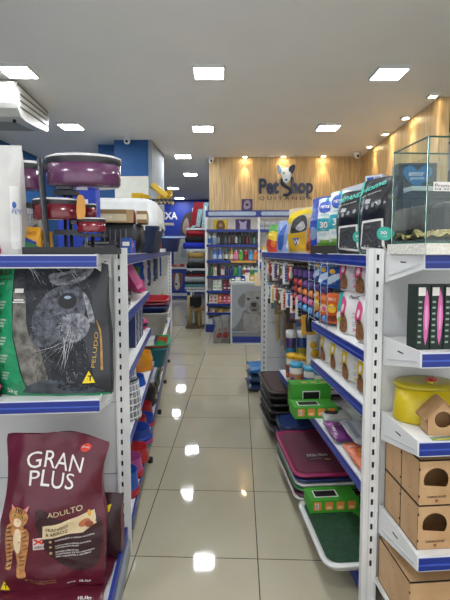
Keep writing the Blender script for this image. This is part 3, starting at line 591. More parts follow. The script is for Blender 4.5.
for i, (px, w, h, c_, l) in enumerate(((131, .05, .085, '#1f4f9c', 'small blue box on the near end of the top shelf, left aisle'), (138, .03, .07, '#b03a6a', 'small pink box between two blue ones on the top shelf'), (143, .035, .075, '#2a45b5', 'small royal blue box right of the pink one'), (148.5, .022, .075, '#a58b52', 'narrow tan box right of the royal blue one'), (152, .02, .065, '#3f5c4a', 'narrow green box, last of the small boxes on the top shelf'))):
    Y = 2.35+i*.10; x = at(px, 250, Y=Y).x
    m = MB().cbox(0, 0, 0, w, .06, h, paper(c_)).cbox(0, -.0305, h*.5, w*.7, .001, h*.25, TXW)
    o = m.build('small_box', loc=(min(x, -.33), Y, ZT+.001)); tag(o, l, 'box')
for i, (z, c_, w) in enumerate(((0, '#2f3033', .17), (.024, '#55585c', .14), (.045, '#26272a', .15))):
    o = MB().cbox(0, 0, 0, w, .16, .02, M(c_, .35)).cbox(0, -.081, .006, w*.6, .002, .008, M('#8b8d90', .4)).build('flat_case', loc=(-.46+.01*i, 2.22+.01*i, ZT+.001+z), rz=R(4*i-4), bev=.004)
    tag(o, ('flat dark case, bottom of the three beside the pan rack', 'flat grey case in the middle of the three beside the pan rack', 'flat black case on top of the three beside the pan rack')[i], 'case')
o = MB().cbox(0, 0, 0, .20, .12, .36, paper('#1f3fb0')).cbox(.03, -.0605, .24, .06, .001, .05, TXW).build('carton', loc=(-.60, 2.48, ZT+.001)); tag(o, 'tall bright blue carton behind the red pans on the top shelf', 'box')
# white display tower with yellow scoops
t = thing('display_tower', 'white slatted display tower carrying yellow scoops behind the pet carrier', 'display stand', (-.42, 4.55, ZT+.001))
MB().box(-.17, -.12, 0, .17, .12, .035, PWHITE).build('base', t)
MB().box(-.03, -.03, .035, .03, .03, .5, PWHITE).box(.05, -.12, .035, .07, .05, .42, M('#c9b89a', .5)).box(.10, -.05, .035, .13, .03, .36, M('#b3302a', .5)).build('pole', t)
m = MB()
for i in range(11): m.box(-.16+i*.04, -.16, .5, -.145+i*.04, .12, .515, M('#d5d4c8', .5))
m.box(-.17, -.16, .495, .26, -.15, .52, M('#3a3b3d', .5)).box(-.17, .11, .495, .26, .12, .52, M('#3a3b3d', .5)).build('slat_shelf', t)
MB().box(.06, -.2, .27, .26, 0, .285, M('#c6bea4', .5)).build('side_shelf', t)
YP = plastic('#d9b01a')
def scoop(label, x, y, z, rz, rx):
    t = thing('litter_scoop', label, 'scoop', (x, y, z), rz); t.rotation_euler = (0, rx, rz); t.scale = (1.15, 1.15, 1.15)
    m = MB().box(-.09, -.05, 0, .07, .05, .008, YP).box(-.09, -.05, 0, -.082, .05, .05, YP).box(-.09, -.05, 0, .07, -.043, .045, YP).box(-.09, .043, 0, .07, .05, .045, YP); m.build('tray', t, bev=.003)
    MB().box(.07, -.015, .004, .16, .015, .018, YP).box(.12, -.006, .0175, .15, .006, .0185, BLACK).build('handle', t, bev=.004)
scoop('yellow plastic scoop leaning on the display tower', -.31, 4.46, 2.06, R(10), R(38)); scoop('yellow plastic scoop standing behind the leaning one', -.25, 4.58, 2.02, R(-70), R(-20)); scoop('flat yellow scoop at the left of the display tower', -.48, 4.50, 2.0, R(70), 0)
t = tub('pet_bed', 'navy blue pet basin at the end of the top shelf', (-.28, 5.3, ZT+.001), .34, .34, .16, '#232e68', cat='pet bed'); MB().lathe([(0, .12), (.15, .12), (.155, .165), (0, .175)], M('#7fb0e2', .8), n=24).build('cushion', t)
# ------------------------------------------------------------------ LEFT AISLE: shelves
def box3(name, label, cat, loc, w, d, h, body, rz=0, group=None, decos=(), bev=.002):
    """carton with printed front (-y): decos = (u0, v0, u1, v1, colour) or ('text', s, u, v, h, colour, width)"""
    m = MB().cbox(0, 0, 0, w, d, h, body); f = face(-w/2, -d/2-.0008, 0, w, h); f2 = face(-w/2, -d/2-.0014, 0, w, h); k = 0
    for q in decos:
        if q[0] == 'text': m.text(q[1], q[2], q[3], q[4], lambda u, v: (-w/2+u*w, -d/2-.0022, v*h), q[5], wv=q[6], rot=q[7] if len(q) > 7 else 0)
        elif q[0] == 'poly': k += 1; m.deco(q[1], lambda u, v, k=k: (-w/2+u*w, -d/2-.0010-.00015*k, v*h), q[2])
        else: k += 1; m.deco(rect(*q[:4]), lambda u, v, k=k: (-w/2+u*w, -d/2-.0006-.00015*k, v*h), q[4])
    o = m.build(name, loc=loc, rz=rz); return tag(o, label, cat, group)
Zt = 1.201
# first tier
t = thing('litter_tray', 'tall pink plastic litter tray leaning on the second tier, left aisle', 'litter tray', (-.46, 2.75, Zt))
m = MB(); loft(m, [rsec(.01, .01, 0, .003), rsec(.20, .26, 0, .04), rsec(.24, .30, .10, .04), rsec(.26, .32, .105, .04), rsec(.23, .29, .10, .03), rsec(.18, .24, .01, .03), rsec(.01, .01, .01, .003)], plastic('#c24f86')); m.build('body', t); t.rotation_euler = (0, R(62), 0); t.location = (-.47, 2.74, Zt+.14); t.scale = (1.15, 1.1, 1.1)
t = thing('pet_toy', 'bright pink rubber toy at the rail, left aisle', 'pet toy', (-.36, 3.12, Zt)); MB().lathe([(0, 0), (.045, .01), (.05, .03), (.03, .05), (.042, .065), (.03, .09), (0, .095)], plastic('#d63d7e'), n=20).build('body', t)
for i, (y, h, c_) in enumerate(((2.30, .03, '#c9c9c4'), (2.42, .05, '#2b2b2c'), (2.52, .04, '#cfcfc9'), (2.60, .06, '#1f1f20'), (2.70, .045, '#b9b9b4'))):
    t = thing('metal_tin', ('flat white tin nearest the upright, left aisle', 'black tin behind the first white tin, left aisle', 'second flat white tin between two black ones, left aisle', 'tallest black tin on the pink tray shelf', 'pale grey tin in front of the pink tray')[i], 'tin', (-.36-.01*i, y, Zt))
    MB().lathe([(0, 0), (.045, 0), (.045, h), (0, h)], M(c_, .35), n=20).build('body', t); MB().lathe([(.046, h*.7), (.047, h), (.04, h+.004), (0, h+.004)], M('#8f9194', .3, 1), n=20).build('lid', t)
for i in range(5):
    o = box3('small_box', ('white small box lying left of the flat tins', 'cream box behind the white small box on the second tier', 'white leaflet box deep on the second tier', 'grey box at the back of the second tier', 'white box at the back of the second tier')[i], 'box', (-.52-.02*(i % 2), 2.26+.11*i, Zt), .07, .08, .05+.02*(i % 3), paper(('#dedcd2', '#d2cdb8', '#e2e2de', '#a9abac', '#e4e3dd')[i]), BK, decos=((.2, .3, .8, .6, M('#4a5a78', .5)),))
# second tier: navy patterned cartons
def navy(y, i, l):
    WN = M('#dcdde2', .5); m = [(.0, .0, .22, 1, WN)]+[('poly', ell(.35+.4*((k*7) % 5)/5, .1+.11*k, .10, .035, 10, rot=k*40), WN) for k in range(8)]
    box3('carton', l, 'box', (-.40, y, .911), .13, .14, .235, paper('#22305f'), BK, decos=m)
navy(2.72, 0, 'navy and white carton nearest on the middle tier, left aisle'); navy(2.87, 1, 'navy and white carton second on the middle tier, left aisle'); navy(3.02, 2, 'navy and white carton farthest on the middle tier, left aisle')
t = thing('pet_toy', 'magenta ball toy behind the navy cartons', 'pet toy', (-.36, 3.22, .911)); MB().lathe([(0, 0)]+[(.05*math.sin(PI*k/10), .05-.05*math.cos(PI*k/10)) for k in range(1, 10)]+[(0, .1)], plastic('#c22f6e'), n=24).build('ball', t); MB().lathe([(.0505, .04), (.052, .05), (.0505, .06)], plastic('#26262a'), n=24).build('band', t)
for i, (y, c_) in enumerate(((2.35, '#a0343c'), (2.45, '#c9c9c2'))): box3('small_box', ('dark red small box just behind the upright, middle tier', 'pale small box next to the dark red one, middle tier')[i], 'box', (-.42, y, .911), .07, .1, .10, paper(c_), BK)
# third tier: mesh baskets, bowls
def basket(label, x, y, z, r, h, grp=None):
    t = thing('mesh_basket', label, 'basket', (x, y, z), 0, grp); m = MB().lathe([(0, .0), (r*1.0, 0), (r*.82, h), (r*.78, h), (r*.95, .01)], M('#8b8d90', .5, var=.1, vs=30), n=28); m.build('body', t)
    m = MB()
    for k in range(4):
        zz = h*(.1+.25*k); rr_ = r*(1-.18*zz/h); m.lathe([(rr_, zz-.003), (rr_+.003, zz), (rr_, zz+.003)], M('#dcdcda', .4), n=28)
    for k in range(22): a = 2*PI*k/22; m.tube([(r*1.003*math.cos(a), r*1.003*math.sin(a), 0), (r*.823*math.cos(a), r*.823*math.sin(a), h)], .0018, M('#dcdcda', .4), 4)
    m.lathe([(r*.80, h-.004), (r*.86, h), (r*.80, h+.006)], M('#2b2c2e', .5), n=28); m.build('wire', t)
basket('lowest grey mesh basket of the stack on the third tier', -.37, 2.40, .587, .098, .14); basket('middle grey mesh basket of the stack on the third tier', -.37, 2.41, .655, .098, .14); basket('topmost grey mesh basket of the stack', -.38, 2.44, .73, .085, .13)
bowl('blue bowl on the third tier behind the mesh baskets', (-.40, 2.98, .587), .095, .06, '#1f50ae'); 
for i, z in enumerate((0, .035, .07)): bowl(('lowest orange bowl in the stack on the third tier', 'middle orange bowl in the stack on the third tier', 'top orange bowl in the stack on the third tier')[i], (-.40, 3.38, .587+z), .11, .065, ('#d9861c', '#dc8f22', '#e2951f')[i])
# base: bowls
bz = .152
bowl('royal blue bowl nearest the upright on the base shelf', (-.375, 2.40, bz), .085, .13, '#1d56b0', foot='#b02a30')
bowl('magenta bowl with red foot on the base shelf', (-.375, 2.60, bz), .085, .11, '#b04a8c', foot='#a82830')
bowl('red bowl behind the magenta bowl', (-.36, 2.79, bz), .09, .085, '#b5262a')
for i, (c_, f_) in enumerate((('#2f8f86', None), ('#b23d86', '#b23d86'), ('#22429a', '#2a3f9c'))): bowl(('teal bowl at the bottom of the stack under the navy bowl', 'magenta bowl between the teal and navy bowls', 'navy bowl on top of the magenta and teal ones')[i], (-.375, 3.0, bz+.03*i), .105, .07, c_, foot=f_)
bowl('red bowl on the base shelf behind the navy stack', (-.41, 3.21, bz), .09, .12, '#b8242c')
bowl('navy bowl beside the second red bowl', (-.37, 3.38, bz), .09, .07, '#233f94', foot='#b02a30'); bowl('red bowl behind the second navy bowl', (-.40, 3.56, bz), .09, .10, '#b02430'); 
def aisle_bag(label, x, y, z, w, h, t, col, arts=None, rz=BK, name='food_bag', cat='pet food bag', group=None, seed=1, rx=0):
    b = Bag(w, h, t, film(col), seed, wr=.006, nu=10, nv=12)
    if arts: arts(b)
    o = b.build(name, loc=(x, y, z)); o.rotation_euler = (rx, 0, rz); return tag(o, label, cat, group)
def stripes(*cols):
    def f(b):
        for i, c_ in enumerate(cols):
            y = .12+.7*i/len(cols); b.art([(.1, y), (.9, y+.06), (.88, y+.16), (.12, y+.10)], M(c_, .45), 3, 1)
        b.art(ell(.5, .35, .18, .10), M('#cfcabb', .5), 0, 2); b.word('PET', .3, .8, .09, TXW, wv=.4, lv=2)
    return f
xs = -.38
for i, (y, h, c_, ar, l) in enumerate(((3.78, .24, '#151a1c', ('#222a2c',), 'black food bag on the base shelf behind the bowls'), (3.98, .23, '#101416', ('#1f3a2a',), 'second black food bag on the base shelf'),
    (4.25, .33, '#2c4a38', ('#6a7a4a', '#31553f'), 'dark green food bag on the base shelf'), (4.5, .34, '#3c5e46', ('#c2c0b0', '#8a3f33'), 'green food bag with a cream panel on the base shelf'), (4.78, .32, '#c2beb0', ('#a83a40', '#4c7a4e'), 'cream food bag with red and green bands'),
    (5.05, .33, '#a8343c', ('#e0d8c8', '#d9a02a'), 'red food bag far down the left aisle'), (5.35, .34, '#d0c8b2', ('#3353a0', '#b03a3a'), 'pale food bag with a blue band far down the left aisle'), (5.7, .33, '#2c4fa0', ('#e3d23a', '#dddddd'), 'blue food bag with a yellow band, left aisle'), (6.05, .33, '#d9d4c0', ('#2d4d9c', '#e0c62a'), 'cream, blue and yellow food bag near the end of the left aisle'), (6.4, .34, '#26458f', ('#dcdcdc', '#dfc52c'), 'last blue food bag of the left aisle'))):
    aisle_bag(l, xs+.02, y, bz, .24, h, .12, c_, stripes(*ar), seed=i)
# tubs in the second module
def tubstack(base, specs):
    for z, w, d, h, c_, l in specs: tub('pet_tub', l, (base[0], base[1], base[2]+z), w, d, h, c_)
tubstack((-.41, 4.0, .761), ((0, .42, .46, .20, '#b5b2ab', 'grey plastic tub at the bottom of the red tub stack'), (.065, .42, .46, .19, '#22356e', 'navy tub nested in the stack under the red tubs'), (.10, .425, .465, .185, '#86384f', 'wine red tub nested below the top red tub'), (.13, .43, .47, .18, '#a31d24', 'bright red tub on top of the nested stack')))
tubstack((-.39, 4.1, .451), ((0, .38, .46, .18, '#167a86', 'teal plastic tub on the lower shelf, left aisle'), (.03, .36, .44, .17, '#c4502a', 'orange tub nested in the teal tub'), (.055, .37, .45, .16, '#2aa05a', 'green tub nested on top of the teal tub')))
bowl('small blue bowl beyond the teal tub', (-.38, 4.55, .76), .08, .06, '#2347a0')
for i, (y, c_, h) in enumerate(((4.72, '#c9c5b5', .16), (5.0, '#2d4fa2', .18), (5.3, '#b83a3e', .15), (5.6, '#d8d2bd', .17), (5.9, '#2a7a52', .16), (6.3, '#cfcab8', .18))):
    aisle_bag(('cream treat bag on the lower shelf of the left aisle', 'blue treat bag on the lower shelf of the left aisle', 'red treat bag on the lower shelf of the left aisle', 'pale treat bag behind the red one, left aisle', 'green treat bag on the lower shelf, left aisle', 'cream treat bag at the end of the lower shelf, left aisle')[i], -.38, y, .451, .16, h, .07, c_, stripes('#e6e0cc', '#3a4f8a'), name='treat_pouch', cat='treat pouch', seed=i)
    aisle_bag(('cream pouch on the upper shelf beyond the red tubs', 'blue pouch on the upper shelf beyond the red tubs', 'red pouch on the upper shelf, left aisle', 'pale pouch on the upper shelf, left aisle', 'green pouch on the upper shelf, left aisle', 'cream pouch at the end of the upper shelf, left aisle')[i], -.38, y+.05, .761, .15, h, .06, c_, stripes('#cfd8e6', '#7a3a3a'), name='treat_pouch', cat='treat pouch', seed=i+7)
# hanging goods on both pegboards
CHR = M('#b9bcc0', .25, 1)
def hook(par, x0, x1, y, z):
    MB().tube([(x0, y, z), (x1, y, z), (x1+(.008 if x1 > x0 else -.008), y, z+.012)], .0028, CHR, 6).build('hook', par)
def hang(name, label, cat, x, y, z, w, h, t, card, arts, group=None, rz=0, shape=None):
    """card pack hanging from its top edge; face towards -y"""
    o = MB(); c_ = paper({'#d8d4cc': '#6a5f58', '#e0dccc': '#7d6f58', '#e2e2e2': '#54506a', '#dcdccf': '#5c5c55', '#b3a': '#555', '#d3c7a6': '#8f8468', '#c4b696': '#857b62', '#b8b8b4': '#6d6c66', '#c9c2a8': '#6d6654', '#d8cfae': '#857a58', '#e2e4d2': '#5f7a8a', '#dcdcdc': '#5a6480', '#c9c2b0': '#7a5f55', '#d8d4c4': '#8c8068'}.get(card, card))
    pol = [(-w/2, -h), (w/2, -h), (w/2, -.02), (w/2-.02, 0), (-w/2+.02, 0), (-w/2, -.02)]
    o.prism(pol, -.001, .001, c_, 'y')
    r = thing(name, label, cat, (x, y, z), rz, group); o.build('card', r)
    m = MB(); arts(m, w, h, t); m.build('toy', r); return r
def toy_bone(c1, c2):
    def f(m, w, h, t):
        a = plastic(c1); b = plastic(c2)
        m.prism(smooth_poly([(-w*.2, -h*.9), (-w*.32, -h*.8), (-w*.12, -h*.7), (-w*.1, -h*.4), (-w*.3, -h*.3), (-w*.15, -h*.2), (0, -h*.26), (w*.15, -h*.2), (w*.3, -h*.3), (w*.1, -h*.4), (w*.12, -h*.7), (w*.32, -h*.8), (w*.2, -h*.9), (0, -h*.84)], 3), -t, -.001, a, 'y')
        m.box(-w*.4, -.002, -h*.15, w*.4, -.001, -h*.04, b)
    return f
def toy_long(c1, c2):
    def f(m, w, h, t):
        m.lathe([(0, 0), (w*.22, .005), (w*.28, h*.3), (w*.16, h*.5), (w*.24, h*.7), (0, h*.74)], plastic(c1), c=(0, -t*.5, -h*.92), n=14, sy=.6); m.box(-w*.4, -.002, -h*.15, w*.4, -.001, -h*.04, plastic(c2))
    return f
def toy_rope(c1, c2):
    def f(m, w, h, t):
        for k in range(5): m.lathe([(0, -.01), (w*.2, -.008), (w*.26, 0), (w*.2, .008), (0, .01)], cloth((c1, c2)[k % 2]), c=(0, -t*.5, -h*(.3+.13*k)), n=10)
        m.tube([(-w*.2, -t*.5, -h*.22), (0, -t*.5, -h*.1), (w*.2, -t*.5, -h*.22)], .004, cloth(c2), 6)
    return f
# left aisle hanging combs / toys beyond the pink tray
LH = [('#3a8a3c', '#20489a', 'green comb hanging beyond the pink toy', toy_long), ('#1f4fa6', '#dadada', 'blue brush hanging beside the green comb', toy_long), ('#d8d8d4', '#3c4a7a', 'white scoop hanging behind the blue brush', toy_bone), ('#2a3878', '#c8c8c0', 'navy brush hanging in the middle of the far rack, left aisle', toy_long),
      ('#c9cf52', '#2a3878', 'yellow green toy hanging on the far rack, left aisle', toy_bone), ('#b9c4cc', '#51607c', 'pale grey comb hanging on the far rack, left aisle', toy_long), ('#8a9c3a', '#dddddd', 'olive toy hanging near the far upright, left aisle', toy_rope), ('#dcd8c8', '#36508c', 'cream toy hanging last before the far upright, left aisle', toy_bone)]
for i, (c1, c2, l, fn) in enumerate(LH):
    y = 3.75+.33*i; hook(LA, -.73, -.36, y, 1.42); hang('hanging_toy', l, 'pet toy', -.44, y-.012, 1.415, .10, .27, .03, c2, fn(c1, c2))
    hang('hanging_toy', l.replace('hanging', 'hanging at the back,'), 'pet toy', -.56, y-.012, 1.415, .10, .25, .03, c1, fn(c2, c1))
# ------------------------------------------------------------------ RIGHT AISLE: pegboard
RH = random.Random(8)
def rhook_row(z, ys, xin): 
    for y in ys: hook(RA, 1.16, xin, y, z)
row1 = [4.22, 4.08, 3.94, 3.80, 3.66, 3.50, 3.36, 3.20]
lab1 = ['brown and white', 'black and cream', 'tan', 'cream bone', 'purple', 'grey', 'beige', 'pale']
for i, y in enumerate(row1):
    hook(RA, 1.16, .77, y, 1.41)
    for j, x in enumerate((.82, .93)):
        c1, c2 = [('#6b2a2c', '#d8d4cc'), ('#22211f', '#c9c2a8'), ('#b39a6a', '#e0dccc'), ('#d3c7a6', '#5a5f6a'), ('#5a2c7c', '#e2e2e2'), ('#3a3b3d', '#dcdccf'), ('#c4b696', '#2c2c2c'), ('#b8b8b4', '#5c4a30')][i]
        if j: c1, c2 = c2, c1
        hang('hanging_toy', f'{lab1[i]} toy {"in front" if j == 0 else "behind"}, upper hook row, {("farthest", "second farthest", "third farthest", "fourth farthest", "fifth farthest", "sixth farthest", "second from the rolls", "next to the rolls")[i]}', 'pet toy', x, y-.02, 1.405, .11, .24+.03*(i % 2), .03, c2, (toy_bone, toy_long, toy_rope)[i % 3](c1, c2))
for i, (y, z, c1, c2, nm) in enumerate(((4.15, 1.40, '#c9463c', '#e8e4da', 'small red'), (4.01, 1.40, '#e6e0d0', '#8a3a3a', 'small cream'), (3.87, 1.40, '#7a3fa0', '#e8e4da', 'small violet'), (3.73, 1.40, '#e8e2cc', '#40506c', 'small ivory'), (3.58, 1.40, '#d8d8d4', '#6a4a2a', 'small white'), (3.43, 1.40, '#3a6ab0', '#e8e8e4', 'small blue'), (3.28, 1.40, '#e0d8c0', '#a83a3a', 'small sand'),
    (4.12, 1.19, '#4aa0d0', '#e6e8d8', 'short sky blue'), (3.96, 1.19, '#d8b04a', '#f0e8d0', 'short yellow'), (3.80, 1.19, '#b8402c', '#e6e0d4', 'short brick red'), (3.64, 1.19, '#e8e4dc', '#5a4a3a', 'short white'), (3.48, 1.19, '#d0542c', '#e0dcd0', 'short orange'), (3.32, 1.19, '#3a62ac', '#e6e6e2', 'short royal blue'), (3.16, 1.19, '#d8762c', '#e6e2d8', 'short amber'), (3.0, 1.19, '#2c2c30', '#d8d4c8', 'short black'))):
    hook(RA, 1.16, .73, y, z+.005); hang('hanging_toy', f'{nm} card toy on a front hook tip of the right pegboard', 'pet toy', .755, y-.015, z, .055, .13+.02*(i % 3), .025, c2, (toy_long, toy_bone, toy_rope)[i % 3](c1, c1))
# packs of coloured waste-bag rolls
ROLL = [['#b3323e']*4, ['#c9412f', '#d47f3c', '#c56aa0', '#4f8fd0'], ['#6a3f8c', '#e0813c', '#d06a9c', '#5aa0d8'], ['#4a3270', '#dc7c38', '#ce6496', '#5aa0d8'], ['#4a3270', '#dc7c38', '#ce6496', '#5aa0d8'], ['#3f2c66', '#d87834', '#c85e90', '#4c94d0']]
for i, cs in enumerate(ROLL):
    y = 3.12-.13*i; hook(RA, 1.16, .75, y+.01, 1.385)
    r = thing('bag_roll_pack',  ('red roll pack, first of the hanging roll packs from the far end', 'red, orange and pink roll pack beside the all red one', 'third hanging pack of coloured rolls from the far end', 'fourth hanging pack of coloured rolls from the far end', 'fifth hanging pack of coloured rolls from the far end', 'hanging pack of coloured rolls nearest the blue pouches')[i], 'bag rolls', (.765, y, 1.38), 0)
    MB().box(-.026, -.001, -.31, .026, .001, 0, paper('#2c2440')).box(-.02, -.002, -.06, .02, -.001, -.015, M('#7a5aa8', .5)).build('card', r)
    for k, c_ in enumerate(cs):
        T = Matrix.Translation((0, -.045, -.105-.052*k)) @ Matrix.Rotation(PI/2, 4, 'X')
        ro = MB().lathe([(.009, -.043), (.024, -.043), (.024, .043), (.009, .043), (.009, -.043)], M(c_, .5), n=20, T=T).build('roll', r)
        MB().lathe([(.0, -.03), (.009, -.03)], M('#3b2a24', .6), n=12, T=T).build('core', ro)
row2 = [4.20, 4.04, 3.88, 3.72, 3.56, 3.40, 3.24, 3.08, 2.92]
c2s = [('#5a2222', '#2c2c2c', 'dark brown'), ('#3f86b8', '#e2e4d2', 'round blue and white'), ('#b9a06a', '#d8cfae', 'sand coloured'), ('#a8342c', '#c9c2b0', 'red and grey'), ('#4c3a2a', '#8a7a5a', 'brown'), ('#9a2f2a', '#2e2e30', 'dark red'), ('#3b5aa0', '#dcdcdc', 'blue and white'), ('#c86a2c', '#37507c', 'orange'), ('#2c2c2e', '#d6a13a', 'black and amber')]
for i, y in enumerate(row2):
    c1, c2, nm = c2s[i]; hook(RA, 1.16, .76, y, 1.20)
    for j, x in enumerate((.80, .92)):
        hang('hanging_toy', f'{nm} toy {"in front" if j == 0 else "behind"}, lower hook row, right pegboard', 'pet toy', x, y-.02, 1.195, .10, .21+.03*((i+j) % 3), .03, c2 if j == 0 else c1, (toy_rope, toy_bone, toy_long)[i % 3](c1, c2))
for i, y in enumerate((4.15, 3.95, 3.78)):
    hook(RA, 1.16, .82, y, .99); hang('hanging_toy', ('tan rod toy on the lowest hook near the far upright', 'grey rod toy on the middle lowest hook', 'brown rod toy on the lowest hook nearest the jars')[i], 'pet toy', .86, y-.02, .985, .08, .36, .02, ('#c9b384', '#9fa4a8', '#8a6a44')[i], toy_long(('#a8844e', '#7d8388', '#6a4a2a')[i], '#d8d4c4'))
# jars on the .52 shelf
def jar(label, px, py, Y, r, h, lid, body, band, grp=None):
    x = at(px, py, Y=Y).x; t = bottle('treat_jar', label, grp, (x, Y, .521), r, h, plastic(body), plastic(lid), paper(band), 'jar', 'jar')
    m = MB(); s_ = r*1.02
    for k in range(7): a = -PI/2+R(-70+k*24); m.lathe([(0, 0), (.012, 0), (.012, .0012), (0, .0012)], paper(('#d9622c', '#2f5aa8', '#c24a2a')[k % 3]), n=8, T=Matrix.Translation((s_*math.cos(a), s_*math.sin(a), h*(.22+.28*((k*3) % 4)/4))) @ Matrix.Rotation(a+PI/2, 4, 'Z') @ Matrix.Rotation(PI/2, 4, 'X'))
    m.build('label_print', t)
jar('treat jar with light blue lid and orange label, front left of three', 296, 386, 3.02, .047, .185, '#4aa6cc', '#dcd6c8', '#b9805c'); jar('treat jar with light blue lid and blue label, middle of three', 310, 386, 2.93, .045, .18, '#4aa6cc', '#d8d2c6', '#3a5fa0'); jar('treat jar with light blue lid, right one partly behind the rail', 321, 388, 2.86, .045, .17, '#3f9ac2', '#d8d2c6', '#4a6aa6')
for i in range(4): jar(('yellow lidded jar behind the left light blue one', 'yellow lidded jar behind the middle light blue one', 'yellow lidded jar behind the right light blue one', 'yellow lidded jar deepest behind the blue lidded ones')[i], 292+9*i, 378, 3.22-.05*i, .045, .20, '#d9ac1e', '#cfc9ba', '#8a4a30')
for i in range(3):
    bottle('shampoo_bottle', ('white capped dark bottle left behind the yellow lids', 'white capped dark bottle in the middle behind the yellow lids', 'white capped dark bottle right behind the yellow lids')[i], None, (.80+.09*i, 3.42, .521), .04, .34, plastic(('#3a2c5c', '#20407c', '#7c2434')[i]), plastic('#dfe0de'), paper(('#27748c', '#b0a23c', '#274a94')[i]), 'jar', 'bottle')
t = bottle('wipes_canister', 'white canister with yellow duck picture standing above the jars', None, (.885, 3.09, .521), .045, .40, plastic('#dfe0dc'), plastic('#e4e6e4'), None, 'jar', 'canister')
m = MB(); 
for (a, z, r_) in ((-PI/2-.2, .30, .026), (-PI/2+.05, .24, .032), (-PI/2-.1, .16, .034)): m.lathe([(0, 0), (r_, 0), (r_, .001), (0, .001)], paper('#e2b01c'), n=14, T=Matrix.Translation((.0465*math.cos(a), .0465*math.sin(a), z)) @ Matrix.Rotation(a+PI/2, 4, 'Z') @ Matrix.Rotation(PI/2, 4, 'X'))
m.build('label_print', t)
t = thing('pet_toy', 'green spiky toy above the white canister', 'pet toy', (.90, 2.93, .95)); MB().lathe([(0, 0), (.04, .02), (.05, .06), (.03, .1), (0, .12)], plastic('#238a34'), n=10).build('body', t); MB().tube([(0, 0, .11), (.0, 0, .25), (.15, 0, .255)], .002, CHR, 5).build('cord', t)
# wire display with blue and orange pouches
t = thing('wire_display', 'white wire display holding blue and orange treat pouches', 'rack', (.80, 2.40, 1.082)); m = MB()
Wr = M('#8fa6c0', .35, .4)
for z, o_ in ((.0, 0), (.10, .0), (.22, .0), (.31, .0)):
    m.tube([(-.07, -.16, z+.02), (-.085, -.16, z+.02), (-.085, .2, z+.02), (-.07, .2, z+.02)], .0018, Wr, 5).tube([(-.085, -.16, z+.02), (.1, -.16, z+.02)], .0018, Wr, 5).tube([(.1, -.16, z+.02), (.1, .2, z+.02)], .0018, Wr, 5)
for y in (-.16, -.04, .08, .2): m.tube([(-.085, y, 0), (-.085, y, .36)], .0018, Wr, 5)
m.tube([(.1, -.16, 0), (.1, -.16, .36)], .0018, Wr, 5); m.build('frame', t)
def ar_b(b): b.art([(.1, .3), (.9, .5), (.9, .3), (.1, .1)], M('#c7d6e6', .5), 3); b.word('DENTAL', .2, .7, .1, TXW, wv=.6); b.art(ell(.5, .55, .2, .08), M('#e8b33a', .5))
def ar_o(b): b.art(ell(.5, .5, .3, .15), M('#f0c23a', .5)); b.word('SNACK', .2, .75, .1, TXW, wv=.6); b.art([(.1, .2), (.9, .3), (.9, .15), (.1, .05)], M('#7a2f14', .5), 3)
for i, (x, y, z, c_, ar, l) in enumerate(((.755, 2.53, .235, '#1c4f9e', ar_b, 'blue treat pouch upper far side of the wire display'), (.755, 2.42, .215, '#1a56ae', ar_b, 'blue treat pouch upper middle of the wire display'), (.77, 2.31, .21, '#22509a', ar_b, 'blue treat pouch upper near side of the wire display'),
    (.755, 2.52, .02, '#d99a1e', ar_o, 'yellow orange treat pouch lower far side of the wire display'), (.755, 2.41, .01, '#d8641c', ar_o, 'orange treat pouch lower middle of the wire display'), (.765, 2.30, .02, '#cf5a18', ar_o, 'orange treat pouch lower near side of the wire display'))):
    aisle_bag(l, x+.01, y, 1.084+z, .11, .165, .04, c_, ar, rz=FL+R(22), name='treat_pouch', cat='treat pouch', seed=i, rx=R(0))
aisle_bag('teal and white treat pouch between the wire display and the white packs', .78, 2.17, 1.082, .10, .20, .04, '#2aa6a0', lambda b: (b.art([(0, 0), (1, 0), (1, .45), (.5, .55), (0, .4)], M('#dfe4dc', .5)), b.art(ell(.5, .3, .2, .1), M('#8fc24a', .5), 0, 2)), rz=FL+R(10), name='treat_pouch', cat='treat pouch', seed=3)
# white packs
def wpack(label, y, z, w, h, tint, x=.82, Wt='#e6e3e0', rz=FL+R(30), seed=0, t=.09):
    b = Bag(w, h, t, M(Wt, .4, bump=.15, bs=10, coat=.15), seed, wr=.004, nu=12, nv=14, neck=1)
    TI = M(tint, .45); DG = M('#8a5c34', .6, var=.3, vs=60)
    b.art([(.0, .35), (.22, .42), (.26, .7), (.12, .86), (0, .84)], TI, 3); b.art(ell(.13, .62, .07, .09), M('#e3ddd6', .5), 0, 2)
    b.art([(.02, .08), (.30, .08), (.33, .3), (.26, .48), (.14, .5), (.05, .38)], DG, 3, 3); b.art(ell(.17, .45, .085, .055), M('#5a3a22', .6), 0, 4); b.art(ell(.14, .47, .015, .01, 8), BLK, 0, 5); b.art(ell(.12, .43, .03, .018, 8), M('#c9a070', .6), 0, 5)
    b.word('PetCare', .3, .84, .075, M('#3d3f46', .5), wv=.5, bold=.01); b.word('TAPETE', .5, .50, .045, TI, wv=.32, bold=.02); b.word('HIGIENICO', .5, .43, .03, TI, wv=.3)
    for k in range(3): b.art(rect(.5, .32-.04*k, .78-.06*k, .335-.04*k), M('#9a9a9c', .5))
    b.word('30', .52, .13, .07, TI, wv=.16, bold=.03)
    o = b.build('pad_pack', loc=(x, y, z), rz=rz); return tag(o, label, 'pad pack')
wpack('white pad pack with pink print, lower far one on the upper shelf', 2.07, 1.082, .20, .215, '#cf3f78', seed=1); wpack('white pad pack with pink print, lower near one at the upright', 1.86, 1.082, .20, .215, '#d23c78', seed=2)
wpack('white pad pack with pink print, stacked top far', 2.08, 1.297, .20, .175, '#cf3f78', seed=4, Wt='#d6cfd2'); wpack('white pad pack with pink print, stacked top near the upright', 1.87, 1.297, .20, .175, '#d23c78', seed=5, Wt='#d8d0d4')
